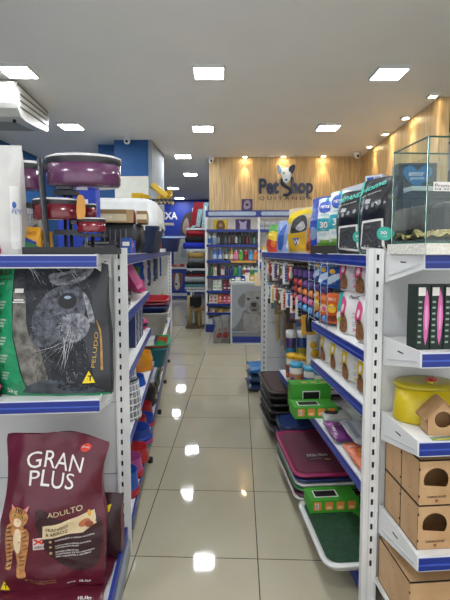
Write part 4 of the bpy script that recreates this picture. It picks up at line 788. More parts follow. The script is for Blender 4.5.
for i, y in enumerate((2.42, 2.24, 2.05, 1.85)): wpack(('white pack with yellow ring, farthest on the second right shelf', 'white pack with yellow ring, second from the far end', 'white pack with yellow ring, third from the far end', 'white pack with yellow ring, nearest the upright')[i], y, .852, .175, .185, '#d6b81e', seed=i+3, Wt='#d4d2cc')
# ------------------------------------------------------------------ RIGHT AISLE: lower shelf and trays on the base
GB = paper('#3f9a2c'); GBD = paper('#2f7d22'); ORL = paper('#dd8a3c')
def green_box(label, x, y, z, w, d, h, win_front=False):
    m = MB().box(0, 0, 0, w, d, h, GB)
    if win_front:
        m.box(w*.28, -.0008, h*.2, w*.72, 0, h*.72, TXW).box(w*.30, -.0014, h*.24, w*.70, -.0006, h*.68, BLK)
        for k in range(3): m.prism(ell(w*(.36+.24*k), d*.4, .022, .012, 12), h, h+.0008, paper('#d8a45c'), 'z')
    else:
        m.box(w*.12, d*.22, h, w*.62, d*.72, h+.0006, TXW).box(w*.145, d*.27, h, w*.595, d*.67, h+.0012, BLK)
        for k in range(4): m.box(w*(.07+.235*k), -.0008, h*.22, w*(.23+.235*k), 0, h*.85, ORL).box(w*(.10+.235*k), -.0014, h*.3, w*(.17+.235*k if k == 0 else .20+.235*k), -.0006, h*.5 if k else h*.75, TXW if k == 0 else paper('#f0c88a'))
        for k in range(6): m.box(w*(.105+.009*k), -.0018, h*.33, w*(.109+.009*k), -.001, h*.72, BLK)
    o = m.build('carton', loc=(x, y, z)); return tag(o, label, 'box')
green_box('green cardboard box with orange labels at the front of the lower right shelf', .60, 2.45, .521, .255, .14, .068)
green_box('taller green box with a black window behind the flat green box', .62, 2.62, .521, .25, .10, .15, True)
def lawn_tray(name, label, cat, x0, x1, y0, y1, z, h, rimc, inc, extra=None):
    t = thing(name, label, cat, ((x0+x1)/2, (y0+y1)/2, z)); w, d = x1-x0, y1-y0
    m = MB(); loft(m, [rsec(.01, .01, 0, .004), rsec(w*.92, d*.92, 0, .06), rsec(w*.98, d*.98, h*.7, .06), rsec(w, d, h*.75, .06), rsec(w, d, h, .06), rsec(w*.93, d*.93, h+.001, .055), rsec(w*.91, d*.91, h-.006, .05), rsec(.01, .01, h-.006, .004)], rimc); m.build('rim', t)
    m = MB(); loft(m, [rsec(w*.90, d*.90, h-.005, .05), rsec(w*.88, d*.88, h+.002, .05), rsec(.01, .01, h+.0025, .004)], inc, False)
    if extra: extra(m, w, d, h+.0035)
    m.build('mat', t); return t
Bz = .101
WT = plastic('#dcdcd8')
def ex_bur(m, w, d, z):
    m.deco(rect(0, 0, .15, .10), lambda u, v: (-.15+u, -.16+v, z), M('#4a2438', .5)); f = lambda u, v: (u, v, z+.001)
    m.text('DOG TRAY', -.14, -.09, .03, f, TXW, wv=.13, bold=.02); m.text('LAVAVEL', -.13, -.125, .014, f, M('#c89a8a', .5), wv=.07); m.deco(ell(-.03, -.13, .022, .012), f, M('#c88a6a', .5))
    m.deco(rect(.07, -.26, .11, -.22), f, TXW)
for i, (c1, c2, l) in enumerate(((WT, WT, 'white tray at the bottom of the burgundy tray stack'), (plastic('#5c1a3c'), WT, 'dark wine rimmed tray second from the bottom of the burgundy stack'), (plastic('#3c7a4c'), WT, 'green rimmed tray in the middle of the burgundy stack'), (WT, WT, 'white tray just under the top ones of the burgundy stack'), (plastic('#26386c'), plastic('#26386c'), 'navy tray under the burgundy tray'))):
    lawn_tray('pet_tray', l, 'pet tray', .575+.002*(i % 2), 1.10, 2.29, 2.88, Bz+.027*i, .025, c1, c2)
lawn_tray('pet_tray', 'burgundy mesh pet tray with a white label on top of its stack', 'pet tray', .565, 1.10, 2.28, 2.89, Bz+.136, .03, M('#9c2458', .35, coat=.2), M('#6c2440', .5, bump=.5, bs=160, var=.12, vs=150), ex_bur)
def ex_gr(m, w, d, z):
    f = lambda u, v: (u, v, z)
    m.deco([(-.05, .26), (.26, .26), (.26, -.2), (.2, -.2), (0, .1)], f, paper('#4fa032')); f1 = lambda u, v: (u, v, z+.001)
    for k in range(5): m.deco(ell(.06+.03*k, .16-.09*k, .028, .02, 10), f1, paper('#c9a052'))
    m.text('DRY PAD', .07, -.05, .04, f1, TXW, wv=.12, rot=-50)
lawn_tray('pet_tray', 'white pet tray with dark green grass mat nearest on the base shelf', 'pet tray', .57, 1.10, 1.755, 2.27, Bz+.002, .04, WT, M('#17492a', .6, bump=.6, bs=120, var=.3, vs=60), ex_gr)
green_box('green cardboard box lying on the white tray with grass mat', .61, 2.13, Bz+.046, .255, .13, .068)
for i in range(5): lawn_tray('pet_tray', ('lowest black tray in the brown topped stack', 'second black tray in the brown topped stack', 'third black tray in the brown topped stack', 'fourth black tray in the brown topped stack', 'black tray just under the brown one')[i], 'pet tray', .60+.003*(i % 2), 1.12, 3.55, 4.1, Bz+.048*i, .045, plastic('#1d1a1b'), plastic('#2a2526')) if i < 5 and False else lawn_tray('pet_tray', ('lowest black tray in the brown topped stack', 'second black tray in the brown topped stack', 'third black tray in the brown topped stack', 'fourth black tray in the brown topped stack', 'black tray just under the brown one')[i], 'pet tray', .60+.004*(i % 2), 1.10, 3.22, 3.78, Bz+.057*i, .054, plastic('#1d1a1b'), plastic('#2a2526'))
lawn_tray('pet_tray', 'brown mesh pet tray on top of the black stack by the far upright', 'pet tray', .59, 1.11, 3.20, 3.80, Bz+.286, .04, M('#33201f', .4, coat=.2), M('#4c2e2a', .5, bump=.6, bs=120, var=.35, vs=70))
for i in range(2): lawn_tray('pet_tray', ('navy tray lying below the upper navy one beside the brown stack', 'navy tray with a small green label beside the brown stack')[i], 'pet tray', .62, 1.10, 2.91, 3.17, Bz+.09*i, .085, plastic('#1c2c58'), plastic('#24396c'), (lambda m, w, d, z: m.deco(rect(.0, -.08, .1, 0), lambda u, v: (u, v, z), paper('#5a7a5c'))) if i else None)
# flat bags on the lower shelf, near end
def flat_bag(label, px, py, z, w, l, rz, col, arts=None, t=.03, cat='treat pouch', seed=1):
    p = at(px, py, Z=z); b = Bag(w, l, t, film(col), seed, wr=.004, nu=10, nv=12)
    if arts: arts(b)
    o = b.build('treat_pouch', loc=(p.x, p.y, z)); o.rotation_euler = (R(-88), 0, rz*.3); return tag(o, label, cat)
SILV = '#b4b6ba'
flat_bag('purple treat pouch lying at the rail of the lower right shelf', 333, 456, .545, .10, .22, R(2), '#6a2a6c', lambda b: (b.word('PUPPY', .2, .1, .14, TXW, rot=70, wv=.5), b.art(rect(.1, .7, .9, .8), M('#b06ab0', .5)))).location = (.775, 2.10, .545)
flat_bag('silver pouch lying beside the purple pouch', 346, 452, .56, .10, .25, R(-2), SILV, lambda b: b.art([(.2, .1), (.4, .1), (.5, .8), (.3, .8)], M('#7c6a9a', .5))).location = (.87, 2.08, .545)
flat_bag('silver pouch lying highest near the upright', 360, 448, .60, .11, .27, R(6), '#c2c3c6', lambda b: b.art(rect(.5, .02, .9, .2), M('#d0407a', .5)), seed=4).location = (.97, 2.0, .56)
flat_bag('orange treat pouch nearest on the lower right shelf', 360, 492, .55, .12, .24, R(6), '#c45a26', lambda b: (b.art(ell(.5, .4, .3, .14), M('#e0873c', .5)), b.word('BIFINHO', .1, .75, .08, TXW, wv=.7), b.art([(.1, .1), (.9, .2), (.9, .1), (.2, .02)], M('#7a2a12', .5)), b.art(ell(.4, .6, .1, .06), M('#e9b06a', .5), 0, 2)), seed=2).location = (.80, 1.80, .545)
flat_bag('white pouch with a blue ring beside the orange pouch', 372, 478, .575, .11, .22, R(8), '#d3d8da', lambda b: (b.art(ell(.4, .45, .3, .2), M('#2b7cc0', .5)), b.art(ell(.4, .45, .17, .11), TXW, 0, 2)), seed=5).location = (.93, 1.78, .55)
flat_bag('clear pouch with black and white dog print behind the silver ones', 345, 420, .55, .16, .20, R(-8), '#b4b4b0', lambda b: (b.art([(.1, .3), (.3, .6), (.6, .5), (.5, .2)], M('#2b2a2a', .5), 3), b.art([(.6, .6), (.8, .9), (.9, .6)], M('#3a3330', .5), 3), b.art(ell(.3, .75, .12, .08), M('#8c6a5a', .5))), seed=6).location = (.83, 2.36, .545)
flat_bag('green and white pouch behind the clear dog print pouch', 360, 428, .56, .16, .22, R(2), '#c8ccc2', lambda b: (b.art(ell(.5, .5, .2, .1), M('#5f8c4a', .5)), b.art(rect(.2, .1, .8, .2), M('#a8763c', .5))), seed=8).location = (1.0, 2.32, .55)
flat_bag('long silver pouch lying across the orange pouch', 350, 440, .6, .12, .26, 0, '#c4c6ca', lambda b: b.art([(.1, .1), (.3, .1), (.4, .9), (.2, .9)], M('#8f96a4', .5)), seed=9).location = (.84, 1.97, .585)
t = thing('carry_tray', 'magenta rimmed tray lying behind the taller green box', 'tray', (.90, 2.80, .521)); m = MB(); pp = smooth_poly(rounded(.42, .13, .05), 1); m.tube([(x, y, .03) for x, y in pp]+[(pp[0][0], pp[0][1], .03)], .009, plastic('#b02458'), 8); m.build('rim', t); MB().prism(rounded(.41, .12, .05), .02, .03, plastic('#d9d6dc'), 'z').build('plate', t); MB().cbox(.02, -.07, .03, .10, .012, .014, BLACK).build('handle', t)
for i, (c_, l) in enumerate((('#23395c', 'dark blue sack lowest on the far end base, right'), ('#2c4a6a', 'blue grey sack in the middle of the far end pile'), ('#1f6aa8', 'bright blue sack on top of the far end pile'))):
    p = at(258, 391, Z=.08); b = Bag(.30, .4, .08, film(c_), i+2, wr=.006, nu=10, nv=10); o = b.build('food_bag', loc=(.80, 4.62, .05+.09*i)); o.rotation_euler = (R(-89), 0, 0); o.location.y = 4.5; tag(o, l, 'pet food bag')
    o.location.x = .76+.01*i
MB().box(.72, 4.42, .0, 1.58, 4.9, .012+.0, STEEL).build('base_shelf', RA)
# ------------------------------------------------------------------ RIGHT AISLE: top shelf
def top_bag(label, x, y, w, h, t, col, arts, rz=FL+R(30), side=None, seed=1, cat='pet food bag', name='food_bag', **k):
    b = Bag(w, h, t, film(col), seed, wr=.007, nu=14, nv=16, side=film(side) if side else None, **k); arts(b)
    o = b.build(name, loc=(x, y, ZT+.001), rz=rz); return tag(o, label, cat)
top_bag('green, orange and red treat bag at the far end of the top shelf', .80, 4.10, .19, .26, .07, '#4f9a38', lambda b: (b.art([(0, .0), (1, 0), (1, .35), (0, .5)], M('#c2382a', .5), 2), b.art([(.2, .5), (.9, .4), (.8, .7), (.3, .75)], M('#e3c23a', .5), 3, 2), b.art(ell(.6, .3, .2, .12), M('#e07a2a', .5), 0, 2)), seed=2, cat='treat bag', name='treat_bag')
top_bag('blue and white translucent bag beside the yellow food bag', .79, 3.55, .22, .26, .08, '#8a9fc8', lambda b: (b.art([(.1, .2), (.4, .8), (.6, .8), (.4, .1)], M('#3a5fb0', .5), 3), b.art([(.6, .2), (.9, .6), (.9, .1)], M('#d9dde8', .5), 2)), seed=3, cat='treat bag', name='treat_bag')
def ar_y(b):
    b.art([(0, .82), (.3, .93), (.7, .98), (1, .9), (1, .8), (.6, .86), (.3, .8), (0, .62)], M('#e0c414', .5), 2); b.art([(.12, .45), (.2, .72), (.45, .83), (.62, .76), (.66, .55), (.5, .46)], M('#3b3c3e', .6, var=.4, vs=30), 4, 2)
    b.art([(.3, .55), (.5, .7), (.6, .56), (.45, .48)], M('#b0aea8', .6, var=.3, vs=30), 3, 3); b.art([(0, .42), (.62, .46), (.62, .04), (.05, .04)], M('#c9a01e', .45, var=.12), 0, 2); b.art([(.2, .33), (.42, .33), (.31, .14)], M('#2a4a9c', .5), 0, 3); b.word('W', .25, .2, .1, TXW, lv=4)
    b.art([(.66, .04), (1, .04), (1, .8), (.66, .76)], M('#a8987c', .4, var=.25, vs=15), 0, 2); b.art(ell(.8, .55, .06, .05), TXW, 0, 3)
top_bag('yellow and silver dog food bag with a terrier picture', .80, 3.02, .25, .315, .10, '#c2b294', ar_y, rz=FL+R(48), side='#b8aa8c', seed=5)
top_bag('orange and brown treat bag between the yellow and blue bags', .80, 2.83, .09, .17, .05, '#c46a22', lambda b: b.art([(.1, .1), (.9, .2), (.9, .5), (.2, .4)], M('#7a3014', .5), 3), seed=6, cat='treat bag', name='treat_bag')
top_bag('royal blue food bag behind the white and teal pad packs', .86, 2.76, .24, .36, .12, '#1c43a6', lambda b: (b.word('DOG SHOW', .08, .72, .07, M('#9fb8e6', .5), wv=.6, rot=4), b.word('ADULTO', .1, .58, .05, M('#d9e2f2', .5), wv=.5), b.art([(0, .1), (1, .2), (1, 0), (0, 0)], M('#c96a2c', .5)), b.art(ell(.3, .35, .2, .12), M('#7a8fb0', .5))), rz=FL+R(25), seed=7)
def ar_p(b):
    TE = M('#1fa3b0', .45); b.art([(0, .30), (1, .30), (1, .56), (0, .56)], TE); b.art(ell(.45, .80, .36, .13, 22), M('#1c3f9a', .45), 0, 2); b.art(ell(.45, .80, .33, .11, 22), M('#2650b4', .45), 0, 3); b.word('PETS', .22, .77, .06, TXW, wv=.44, lv=5, bold=.02)
    b.art([(.35, .93), (.55, .93), (.5, 1), (.42, 1)], TE, 0, 1); b.word('TAPETE', .22, .60, .04, TE, wv=.5); b.word('30', .3, .36, .13, TXW, wv=.36, bold=.03, lv=4); b.word('UN', .35, .31, .03, TXW, wv=.2, lv=4); b.art(rect(0, .0, 1, .06), M('#6fb03a', .5), 0, 2); b.art(rect(.25, .06, .75, .12), M('#9fc86a', .5), 0, 2); b.word('ECO', .25, .2, .05, TE, wv=.3)
for i, (y, l) in enumerate(((2.50, 'white and teal pad pack with blue oval, left one of the two'), (2.28, 'white and teal pad pack with blue oval, right one of the two'))):
    top_bag(l, .80, y, .125, .275+.01*i, .12, '#dfe3de', ar_p, rz=FL+R(48), seed=i+3, cat='pad pack', name='pad_pack', side='#cfd6cc')
    box3('carton', ('dark box under the left white and teal pad pack', 'dark box under the right white and teal pad pack')[i], 'box', (.795, y, ZT+.001), .155, .13, .045, paper('#2b2824'), FL+R(48))
for o in [o for o in COL.objects if o.name.startswith('pad_pack') and 'teal pad pack' in o.get('label', '')]: o.location.z += .046
def black_pack(label, x, y, h, title, seed):
    def ar(b):
        TE = M('#3cb8a4', .45); GR = M('#8f9496', .5); b.word(title, .08, .80, .085, TE, wv=.66, rot=8, bold=.02); b.word('super absorvente', .12, .745, .025, TXW, wv=.55, rot=6)
        for k in range(4): b.art(ell(.22+.16*k, .60+.02*k, .045, .035, 10), GR, 0, 2)
        b.art([(.2, .08), (.86, .04), (.82, .46), (.28, .44)], TXW, 0, 2); b.art([(.25, .11), (.81, .08), (.78, .43), (.32, .41)], M('#3a3c3f', .6, bump=.4, bs=60), 0, 3); b.art(ell(.85, .27, .15, .085, 20), TE, 0, 4); b.word('30', .78, .26, .04, TXW, wv=.12, lv=6, bold=.03); b.word('unid', .8, .225, .02, TXW, wv=.1, lv=6)
        b.art([(.0, .0), (.07, 0), (.07, 1), (.0, 1)], TE); b.art(rect(.3, .66, .44, .72), M('#b9bcbc', .5), 0, 2)
    b = Bag(.195, h, .13, M('#121316', .3, bump=.35, bs=12, coat=.3), seed, wr=.005, neck=1, side=M('#1a1b1f', .35, bump=.2)); ar(b)
    o = b.build('pad_pack', loc=(x, y, ZT+.001), rz=FL+R(26)); return tag(o, label, 'pad pack')
black_pack('black pad pack with teal title, left of the two black ones', .785, 2.04, .30, 'EXPAND', 3); black_pack('black pad pack with teal title beside the terrarium', .805, 1.815, .325, 'Home', 4)
box3('carton', 'white carton standing behind the black pad packs', 'box', (.90, 2.22, ZT+.001), .30, .12, .35, paper('#cfd2d2'), FL+R(6), decos=((.05, .8, .95, .93, M('#9cc8c0', .5)),))
box3('small_box', 'small white and blue box on top of the white carton', 'box', (.95, 2.20, ZT+.352), .09, .07, .045, paper('#c9ccd4'), FL+R(40), decos=((.1, .2, .5, .8, M('#2c4a9a', .5)), (.55, .2, .9, .8, M('#8c8f98', .5))))
hp = [(0, -.06), (.075, .015), (.06, .06), (.03, .065), (0, .035), (-.03, .065), (-.06, .06), (-.075, .015)]
m2 = MB().cbox(0, 0, 0, .17, .09, .415, paper('#2c2f34')).deco(smooth_poly(hp, 4), lambda u, v: (u*.85, -.0462, .355+v*.75), paper('#1f6aa0')).deco([(-.085, .22), (.085, .22), (.085, .30), (-.085, .27)], lambda u, v: (u, -.0458, v), paper('#8d9297')).text('amor', -.04, .357, .016, lambda u, v: (u, -.0470, v), TXW, wv=.07).text('puro', -.03, .337, .013, lambda u, v: (u, -.0470, v), TXW, wv=.06)
o = m2.build('carton', loc=(1.04, 2.0, ZT+.001), rz=R(-8)); tag(o, 'dark carton with a blue heart behind the terrarium', 'box')
o = MB().cbox(0, 0, 0, .50, .10, .265, M('#17181b', .35)).cbox(0, -.01, .265, .52, .12, .018, M('#cfd4d2', .4)).cbox(-.12, -.0505, .05, .16, .001, .12, M('#4a4d50', .5)).build('carton', loc=(1.17, 1.83, ZT+.001)); tag(o, 'long dark box with a pale lid right behind the terrarium', 'box')
# ------------------------------------------------------------------ RIGHT END DISPLAY
GE = M('#3f6a5c', .15, coat=.3)
foam = MB().box(.765, 1.375, 1.4855, 1.55, 1.66, 1.522, M('#e6e3d6', .9, bump=.5, bs=90, var=.05)).build('foam_slab'); tag(foam, 'white foam slab under the glass terrarium', 'foam')
t = thing('terrarium', 'glass terrarium with wood shavings on the right end display', 'terrarium', (.775, 1.40, 1.5225)); tw, td, th = .70, .245, .345
MB().box(0, 0, 0, tw, td, .006, GE).build('base', t)
for a in ((0, 0, .006, tw, .005, th), (0, td-.005, .006, tw, td, th), (0, .005, .006, .005, td-.005, th), (tw-.005, .005, .006, tw, td-.005, th)): MB().box(*a, GLASS).build('glass_panel', t)
e = .003; m = MB()
for x, y in ((0, 0), (tw, 0), (0, td), (tw, td)): m.tube([(x, y, 0), (x, y, th)], e, GE, 6)
for z in (th,):
    m.tube([(0, 0, z), (tw, 0, z)], e, GE, 6).tube([(0, 0, z), (0, td, z)], e, GE, 6).tube([(0, td, z), (tw, td, z)], e, GE, 6)
m.tube([(0, .03, .2), (tw, .03, .2)], .0025, GE, 6); m.build('edge_strip', t)
m = MB(); n = 40
def hz(u, v): return .012+.05*max(0, nz(u*7, v*4, 2))+.03*abs(nz(u*16, v*9, 7))+.014*nz(u*50, v*30, 1)
m.add([(.008+(tw-.016)*i/n, .008+(td-.016)*j/16, .008+hz(i/n*1.6, j/16)) for j in range(17) for i in range(n+1)], [(j*(n+1)+i, j*(n+1)+i+1, (j+1)*(n+1)+i+1, (j+1)*(n+1)+i) for j in range(16) for i in range(n)], M('#e3cb8c', .9, bump=1, bs=120, var=.25, vs=60))
m.build('wood_shavings', t)['kind'] = 'stuff'
MB().box(.02, -.0012, .17, .10, -.0002, .20, TXW).text('Promo', .025, .182, .012, lambda u, v: (u, -.002, v), BLK, wv=.06).text('R$ 89', .025, .173, .006, lambda u, v: (u, -.002, v), BLK, wv=.05).build('price_sticker', t)
MB().box(.12, .10, .03, .30, .20, .15, M('#44484a', .5)).build('hide_box', t, bev=.02)
# boxes on upper shelf
for i in range(4):
    x = .812+.050*i; DGR = paper('#16281f'); PKc = paper('#d86aa8')
    d_ = [('poly', [(.70, .06), (.85, .2), (.97, .5), (.85, .82), (.70, .95), (.56, .8), (.48, .5), (.56, .2)], PKc), ('poly', ell(.72, .5, .10, .2), paper('#e9a0cc')), (.06, .84, .62, .97, TXW)] + [(.08, .1+.09*k, .34, .13+.09*k, paper('#8fa89a')) for k in range(8)]
    o = box3('carton', ('dark green box with pink oval, leftmost on the right end shelf', 'dark green box with pink oval, second from the left', 'dark green box with pink oval, third from the left', 'dark green box with pink oval, fourth and mostly cut off')[i], 'box', (x, 1.50, 1.151), .046, .07, .226, DGR, 0, decos=d_)
# yellow hut
t = thing('pet_hut', 'round yellow plastic hut with a red knob behind the birdhouse', 'pet house', (.915, 1.622, .841)); 
MB().lathe([(0, 0), (.082, 0), (.085, .01), (.078, .135), (0, .135)], plastic('#d2b914'), n=40, sx=1.45).build('body', t)
ld = MB().lathe([(.080, .13), (.086, .136), (.082, .147), (.05, .149), (0, .149)], plastic('#aa9a10'), n=40, sx=1.45).build('lid', t)
MB().lathe([(.012, .149), (.012, .161), (0, .161)], plastic('#cdb414'), n=14, c=(.005, -.03, 0)).prism([(q[0]+.005, q[1]-.03) for q in [(.022*(1 if k % 2 else .6)*math.cos(R(36*k)), .022*(1 if k % 2 else .6)*math.sin(R(36*k))) for k in range(10)]], .159, .170, plastic('#a81c1c'), 'z').build('knob', ld)
t = thing('birdhouse', 'small raw wood birdhouse with round hole on the right end shelf', 'birdhouse', (.893, 1.455, .841), R(-8)); w_, h1, h2, dd = .105, .072, .125, .068
pent = [(-w_/2, 0), (w_/2, 0), (w_/2, h1), (0, h2), (-w_/2, h1)]; hole = ell(0, .058, .030, .030, 28)
m = MB()
outer = []
vs = []; fs = []; N = 28
# front wall as ring between hole and outline
def raypent(a):
    dx, dy = math.cos(a), math.sin(a); best = 9
    for i in range(5):
        x1, y1 = pent[i]; x2, y2 = pent[(i+1) % 5]; y1 -= .058; y2 -= .058
        den = dx*(y2-y1)-dy*(x2-x1)
        if abs(den) < 1e-9: continue
        t_ = (x1*(y2-y1)-y1*(x2-x1))/den; s_ = (x1*dy-y1*dx)/den
        if t_ > 0 and -1e-6 <= s_ <= 1+1e-6: best = min(best, t_)
    return (dx*best, dy*best+.058)
angs = sorted([2*PI*i/N for i in range(N)]+[math.atan2(y-.058, x) % (2*PI) for x, y in pent]); N2 = len(angs)
for yy in (0, .004):
    for a in angs: vs.append((.030*math.cos(a), yy, .058+.030*math.sin(a)))
    for a in angs: q = raypent(a); vs.append((q[0], yy, q[1]))
for b_ in (0, 2*N2):
    for i in range(N2): fs.append((b_+i, b_+(i+1) % N2, b_+N2+(i+1) % N2, b_+N2+i))
for i in range(N2): fs.append((i, (i+1) % N2, 2*N2+(i+1) % N2, 2*N2+i))
m.add(vs, fs, MDF); m.build('front_wall', t)
MB().prism(pent, dd-.004, dd, MDF).box(-w_/2, .004, 0, -w_/2+.004, dd-.004, h1, MDF).box(w_/2-.004, .004, 0, w_/2, dd-.004, h1, MDF).box(-w_/2, .004, 0, w_/2, dd-.004, .004, MDF).build('wall', t)
for s in (-1, 1):
    k = (h2-h1)/(w_/2); a_ = [(0, h2+.001), (s*(w_/2+.018), h1-.018*k+.001), (s*(w_/2+.018), h1-.018*k+.006), (0, h2+.006)]
    MB().prism(a_, -.012, dd+.004, M('#a98257', .7, var=.1, vs=40)).build('roof_panel', t)
o = MB().deco(rect(-.06, -.012, .06, .018), lambda u, v: (u, v, .0015+.004*math.sin(u*30)), paper('#8fae72')).deco([(-.05, -.010), (.05, -.004), (.05, .003), (-.045, -.002)], lambda u, v: (u, v, .0022+.004*math.sin(u*30)), paper('#e0d23a')).deco([(-.04, .004), (.02, .007), (.02, .016), (-.05, .016)], lambda u, v: (u, v, .0022+.004*math.sin(u*30)), paper('#7d8a86')).build('leaflet', loc=(.89, 1.428, .842), rz=R(-6)); tag(o, 'green and yellow leaflet lying in front of the birdhouse', 'leaflet')
# wooden rabbit houses
JOINT = M('#1a1410', .8)
def wbox(label, x, y, z, w, d, h, holes=True):
    t = thing('wooden_house', label, 'wooden house', (x, y, z)); m = MB(); hx, hz_ = (.062, h*.55)
    hole = [(hx+.046*math.cos(R(a)), hz_+.044*math.sin(R(a))) for a in range(-35, 216, 14)]
    if holes:
        vs = []; fs = []; cx, cz = hx, hz_; n_ = len(hole); out = []
        R_ = (.002, .002, w*.5, h-.002)
        for q in hole:
            dx, dz = q[0]-cx, q[1]-cz; ts = []
            if dx > 1e-6: ts.append((w*.5-cx)/dx)
            if dx < -1e-6: ts.append((0-cx)/dx)
            if dz > 1e-6: ts.append((h-cz)/dz)
            if dz < -1e-6: ts.append((0-cz)/dz)
            k = min(ts); out.append((cx+dx*k, cz+dz*k))
        ring_o = out; 
        # front wall: left part around the hole, right part plain
        outl = [(0, 0), (w*.5, 0), (w*.5, h), (0, h)]
        m.add([(q[0], yy, q[1]) for yy in (0, .004) for q in hole+ring_o], [(i, i+1, n_+i+1, n_+i) for i in range(n_-1)]+[(2*n_+i, 2*n_+i+1, 3*n_+i+1, 3*n_+i) for i in range(n_-1)]+[(i, i+1, 2*n_+i+1, 2*n_+i) for i in range(n_-1)], MDF)
        # below the flat sill
        a0, a1 = hole[0], hole[-1]; b0, b1 = ring_o[0], ring_o[-1]
        m.add([(a1[0], 0, a1[1]), (a0[0], 0, a0[1]), (b0[0], 0, b0[1]), (w*.5, 0, 0), (0, 0, 0), (b1[0], 0, b1[1])], [(0, 1, 2, 3, 4, 5)], MDF)
        for ccx, ccz in ((0, h), (w*.5, h)):
            for i in range(n_-1):
                p_, q_ = ring_o[i], ring_o[i+1]
                if (abs(p_[0]-ccx) < 1e-6 and abs(q_[1]-ccz) < 1e-6 and abs(p_[1]-ccz) > 1e-6) or (abs(q_[0]-ccx) < 1e-6 and abs(p_[1]-ccz) < 1e-6 and abs(q_[1]-ccz) > 1e-6): m.add([(p_[0], 0, p_[1]), (q_[0], 0, q_[1]), (ccx, 0, ccz)], [(0, 1, 2)], MDF)
        m.box(w*.5, 0, 0, w, .004, h, MDF)
        m.text('CASINHA DO PET', .03, h*.155, .008, lambda u, v: (u, -.0008, v), JOINT, wv=.07, bold=.02)
        m.deco(ell(.065, h*.09, .006, .006), lambda u, v: (u, -.0008, v), M('#8a6038', .7))
    else: m.box(0, 0, 0, w, .004, h, MDF)
    m.build('front_wall', t)
    s = MB().box(0, .004, 0, .004, d, h, MDF).box(w-.004, .004, 0, w, d, h, MDF).box(.004, d-.004, 0, w-.004, d, h, MDF).box(.004, .004, 0, w-.004, d-.004, .004, MDF)
    for y0 in (-.0006, d-.0034): s.box(-.0008, y0, 0, .001, y0+.004, h, JOINT) if 0 else None
    s.box(-.0008, -.0006, -.0002, .0006, d, .003, JOINT).box(-.0008, d-.003, 0, .0006, d, h, JOINT)
    for z_ in (h*.2, h*.8): s.box(-.0008, -.0008, z_-.004, .003, .003, z_+.004, JOINT).box(-.001, d*.5-.002, z_-.001, .0005, d*.5+.002, z_+.001, JOINT)
    s.build('wall', t)
    r_ = MB().box(0, 0, h-.0038, w, d, h+.0002, MDF).box(-.0006, -.0006, h-.001, w, .003, h+.0008, JOINT).box(-.0006, -.0006, h-.001, .003, d, h+.0008, JOINT).box(-.0006, d-.003, h-.001, w, d, h+.0008, JOINT); r_.build('roof', t); return t
for i, (yy, zz, l) in enumerate(((1.425, .4415, 'lower front raw wood pet house with arched hole on the right display'), (1.425, .6055, 'upper front raw wood pet house with arched hole on the right display'), (1.56, .4415, 'lower back raw wood pet house behind the front stack'), (1.56, .6055, 'upper back raw wood pet house behind the front stack'))):
    wbox(l, .795, yy, zz, .27, .13, .162, i < 2)
wbox('large raw wood pet house on the base of the right display', .775, 1.43, .131, .36, .255, .185, False)
# ------------------------------------------------------------------ niche picture, air conditioner
p = B(UR+.125, 5.295, 0)
m = MB().box(0, 0, 1.0, 1.3, .02, 3.0, M('#b9b5b0', .5)).box(0, -.002, 2.86, 1.3, 0, 3.19, M('#141414', .4))
for pl in ([(0, 2.3), (.3, 2.7), (.5, 2.6), (.2, 2.2)], [(0, 1.9), (.4, 2.2), (.5, 2.1), (.1, 1.8)], [(.05, 2.75), (.5, 2.82), (.6, 2.78), (.2, 2.7)]): m.deco(smooth_poly(pl, 3), lambda x, z: (x, -.001, z), M('#4c4644', .6))
o = m.build('wall_picture', loc=p, rz=-PHI); tag(o, 'pale wall picture with grey strokes at the right edge past the wood wall', 'picture')
t = thing('air_conditioner', 'white ceiling mounted air conditioner in the top left corner', 'air conditioner', (-1.74, 4.70, 2.87)); t.scale = (1, 1.02, 1.3); WA = M('#d4d2c8', .4); GA = M('#8b8a84', .5)
prof = [(0, .18), (.02, .09), (.10, .03), (.25, .0), (.95, .06), (1.0, .12), (1.0, .265), (.05, .265)]
MB().prism(smooth_poly(prof, 2), -1.5, 0, WA, 'x', sm=False).build('body', t, bev=.004)
m = MB()
for k in range(3): m.prism([(.12, .075+.05*k), (.97, .115+.045*k), (.97, .125+.045*k), (.12, .085+.05*k)], 0, .008, M('#6c6b66', .5), 'x')
m.prism([(.06, .24), (1.0, .24), (1.0, .25), (.06, .25)], 0, .006, M('#5a5955', .5), 'x'); m.build('end_cap', t)
m = MB()
for k in range(26): 
    y_ = .30+.022*k; z_ = (y_-.25)/.7*.06; m.box(-1.35, y_, z_-.008, -.12, y_+.010, z_-.001+.002, GA if k % 2 else M('#a7a69f', .5))
m.build('grille', t); MB().lathe([(0, -.03), (.018, -.03), (.018, .02), (0, .02)], BLK, c=(-.10, .22, 0.01), n=14).build('sensor', t)
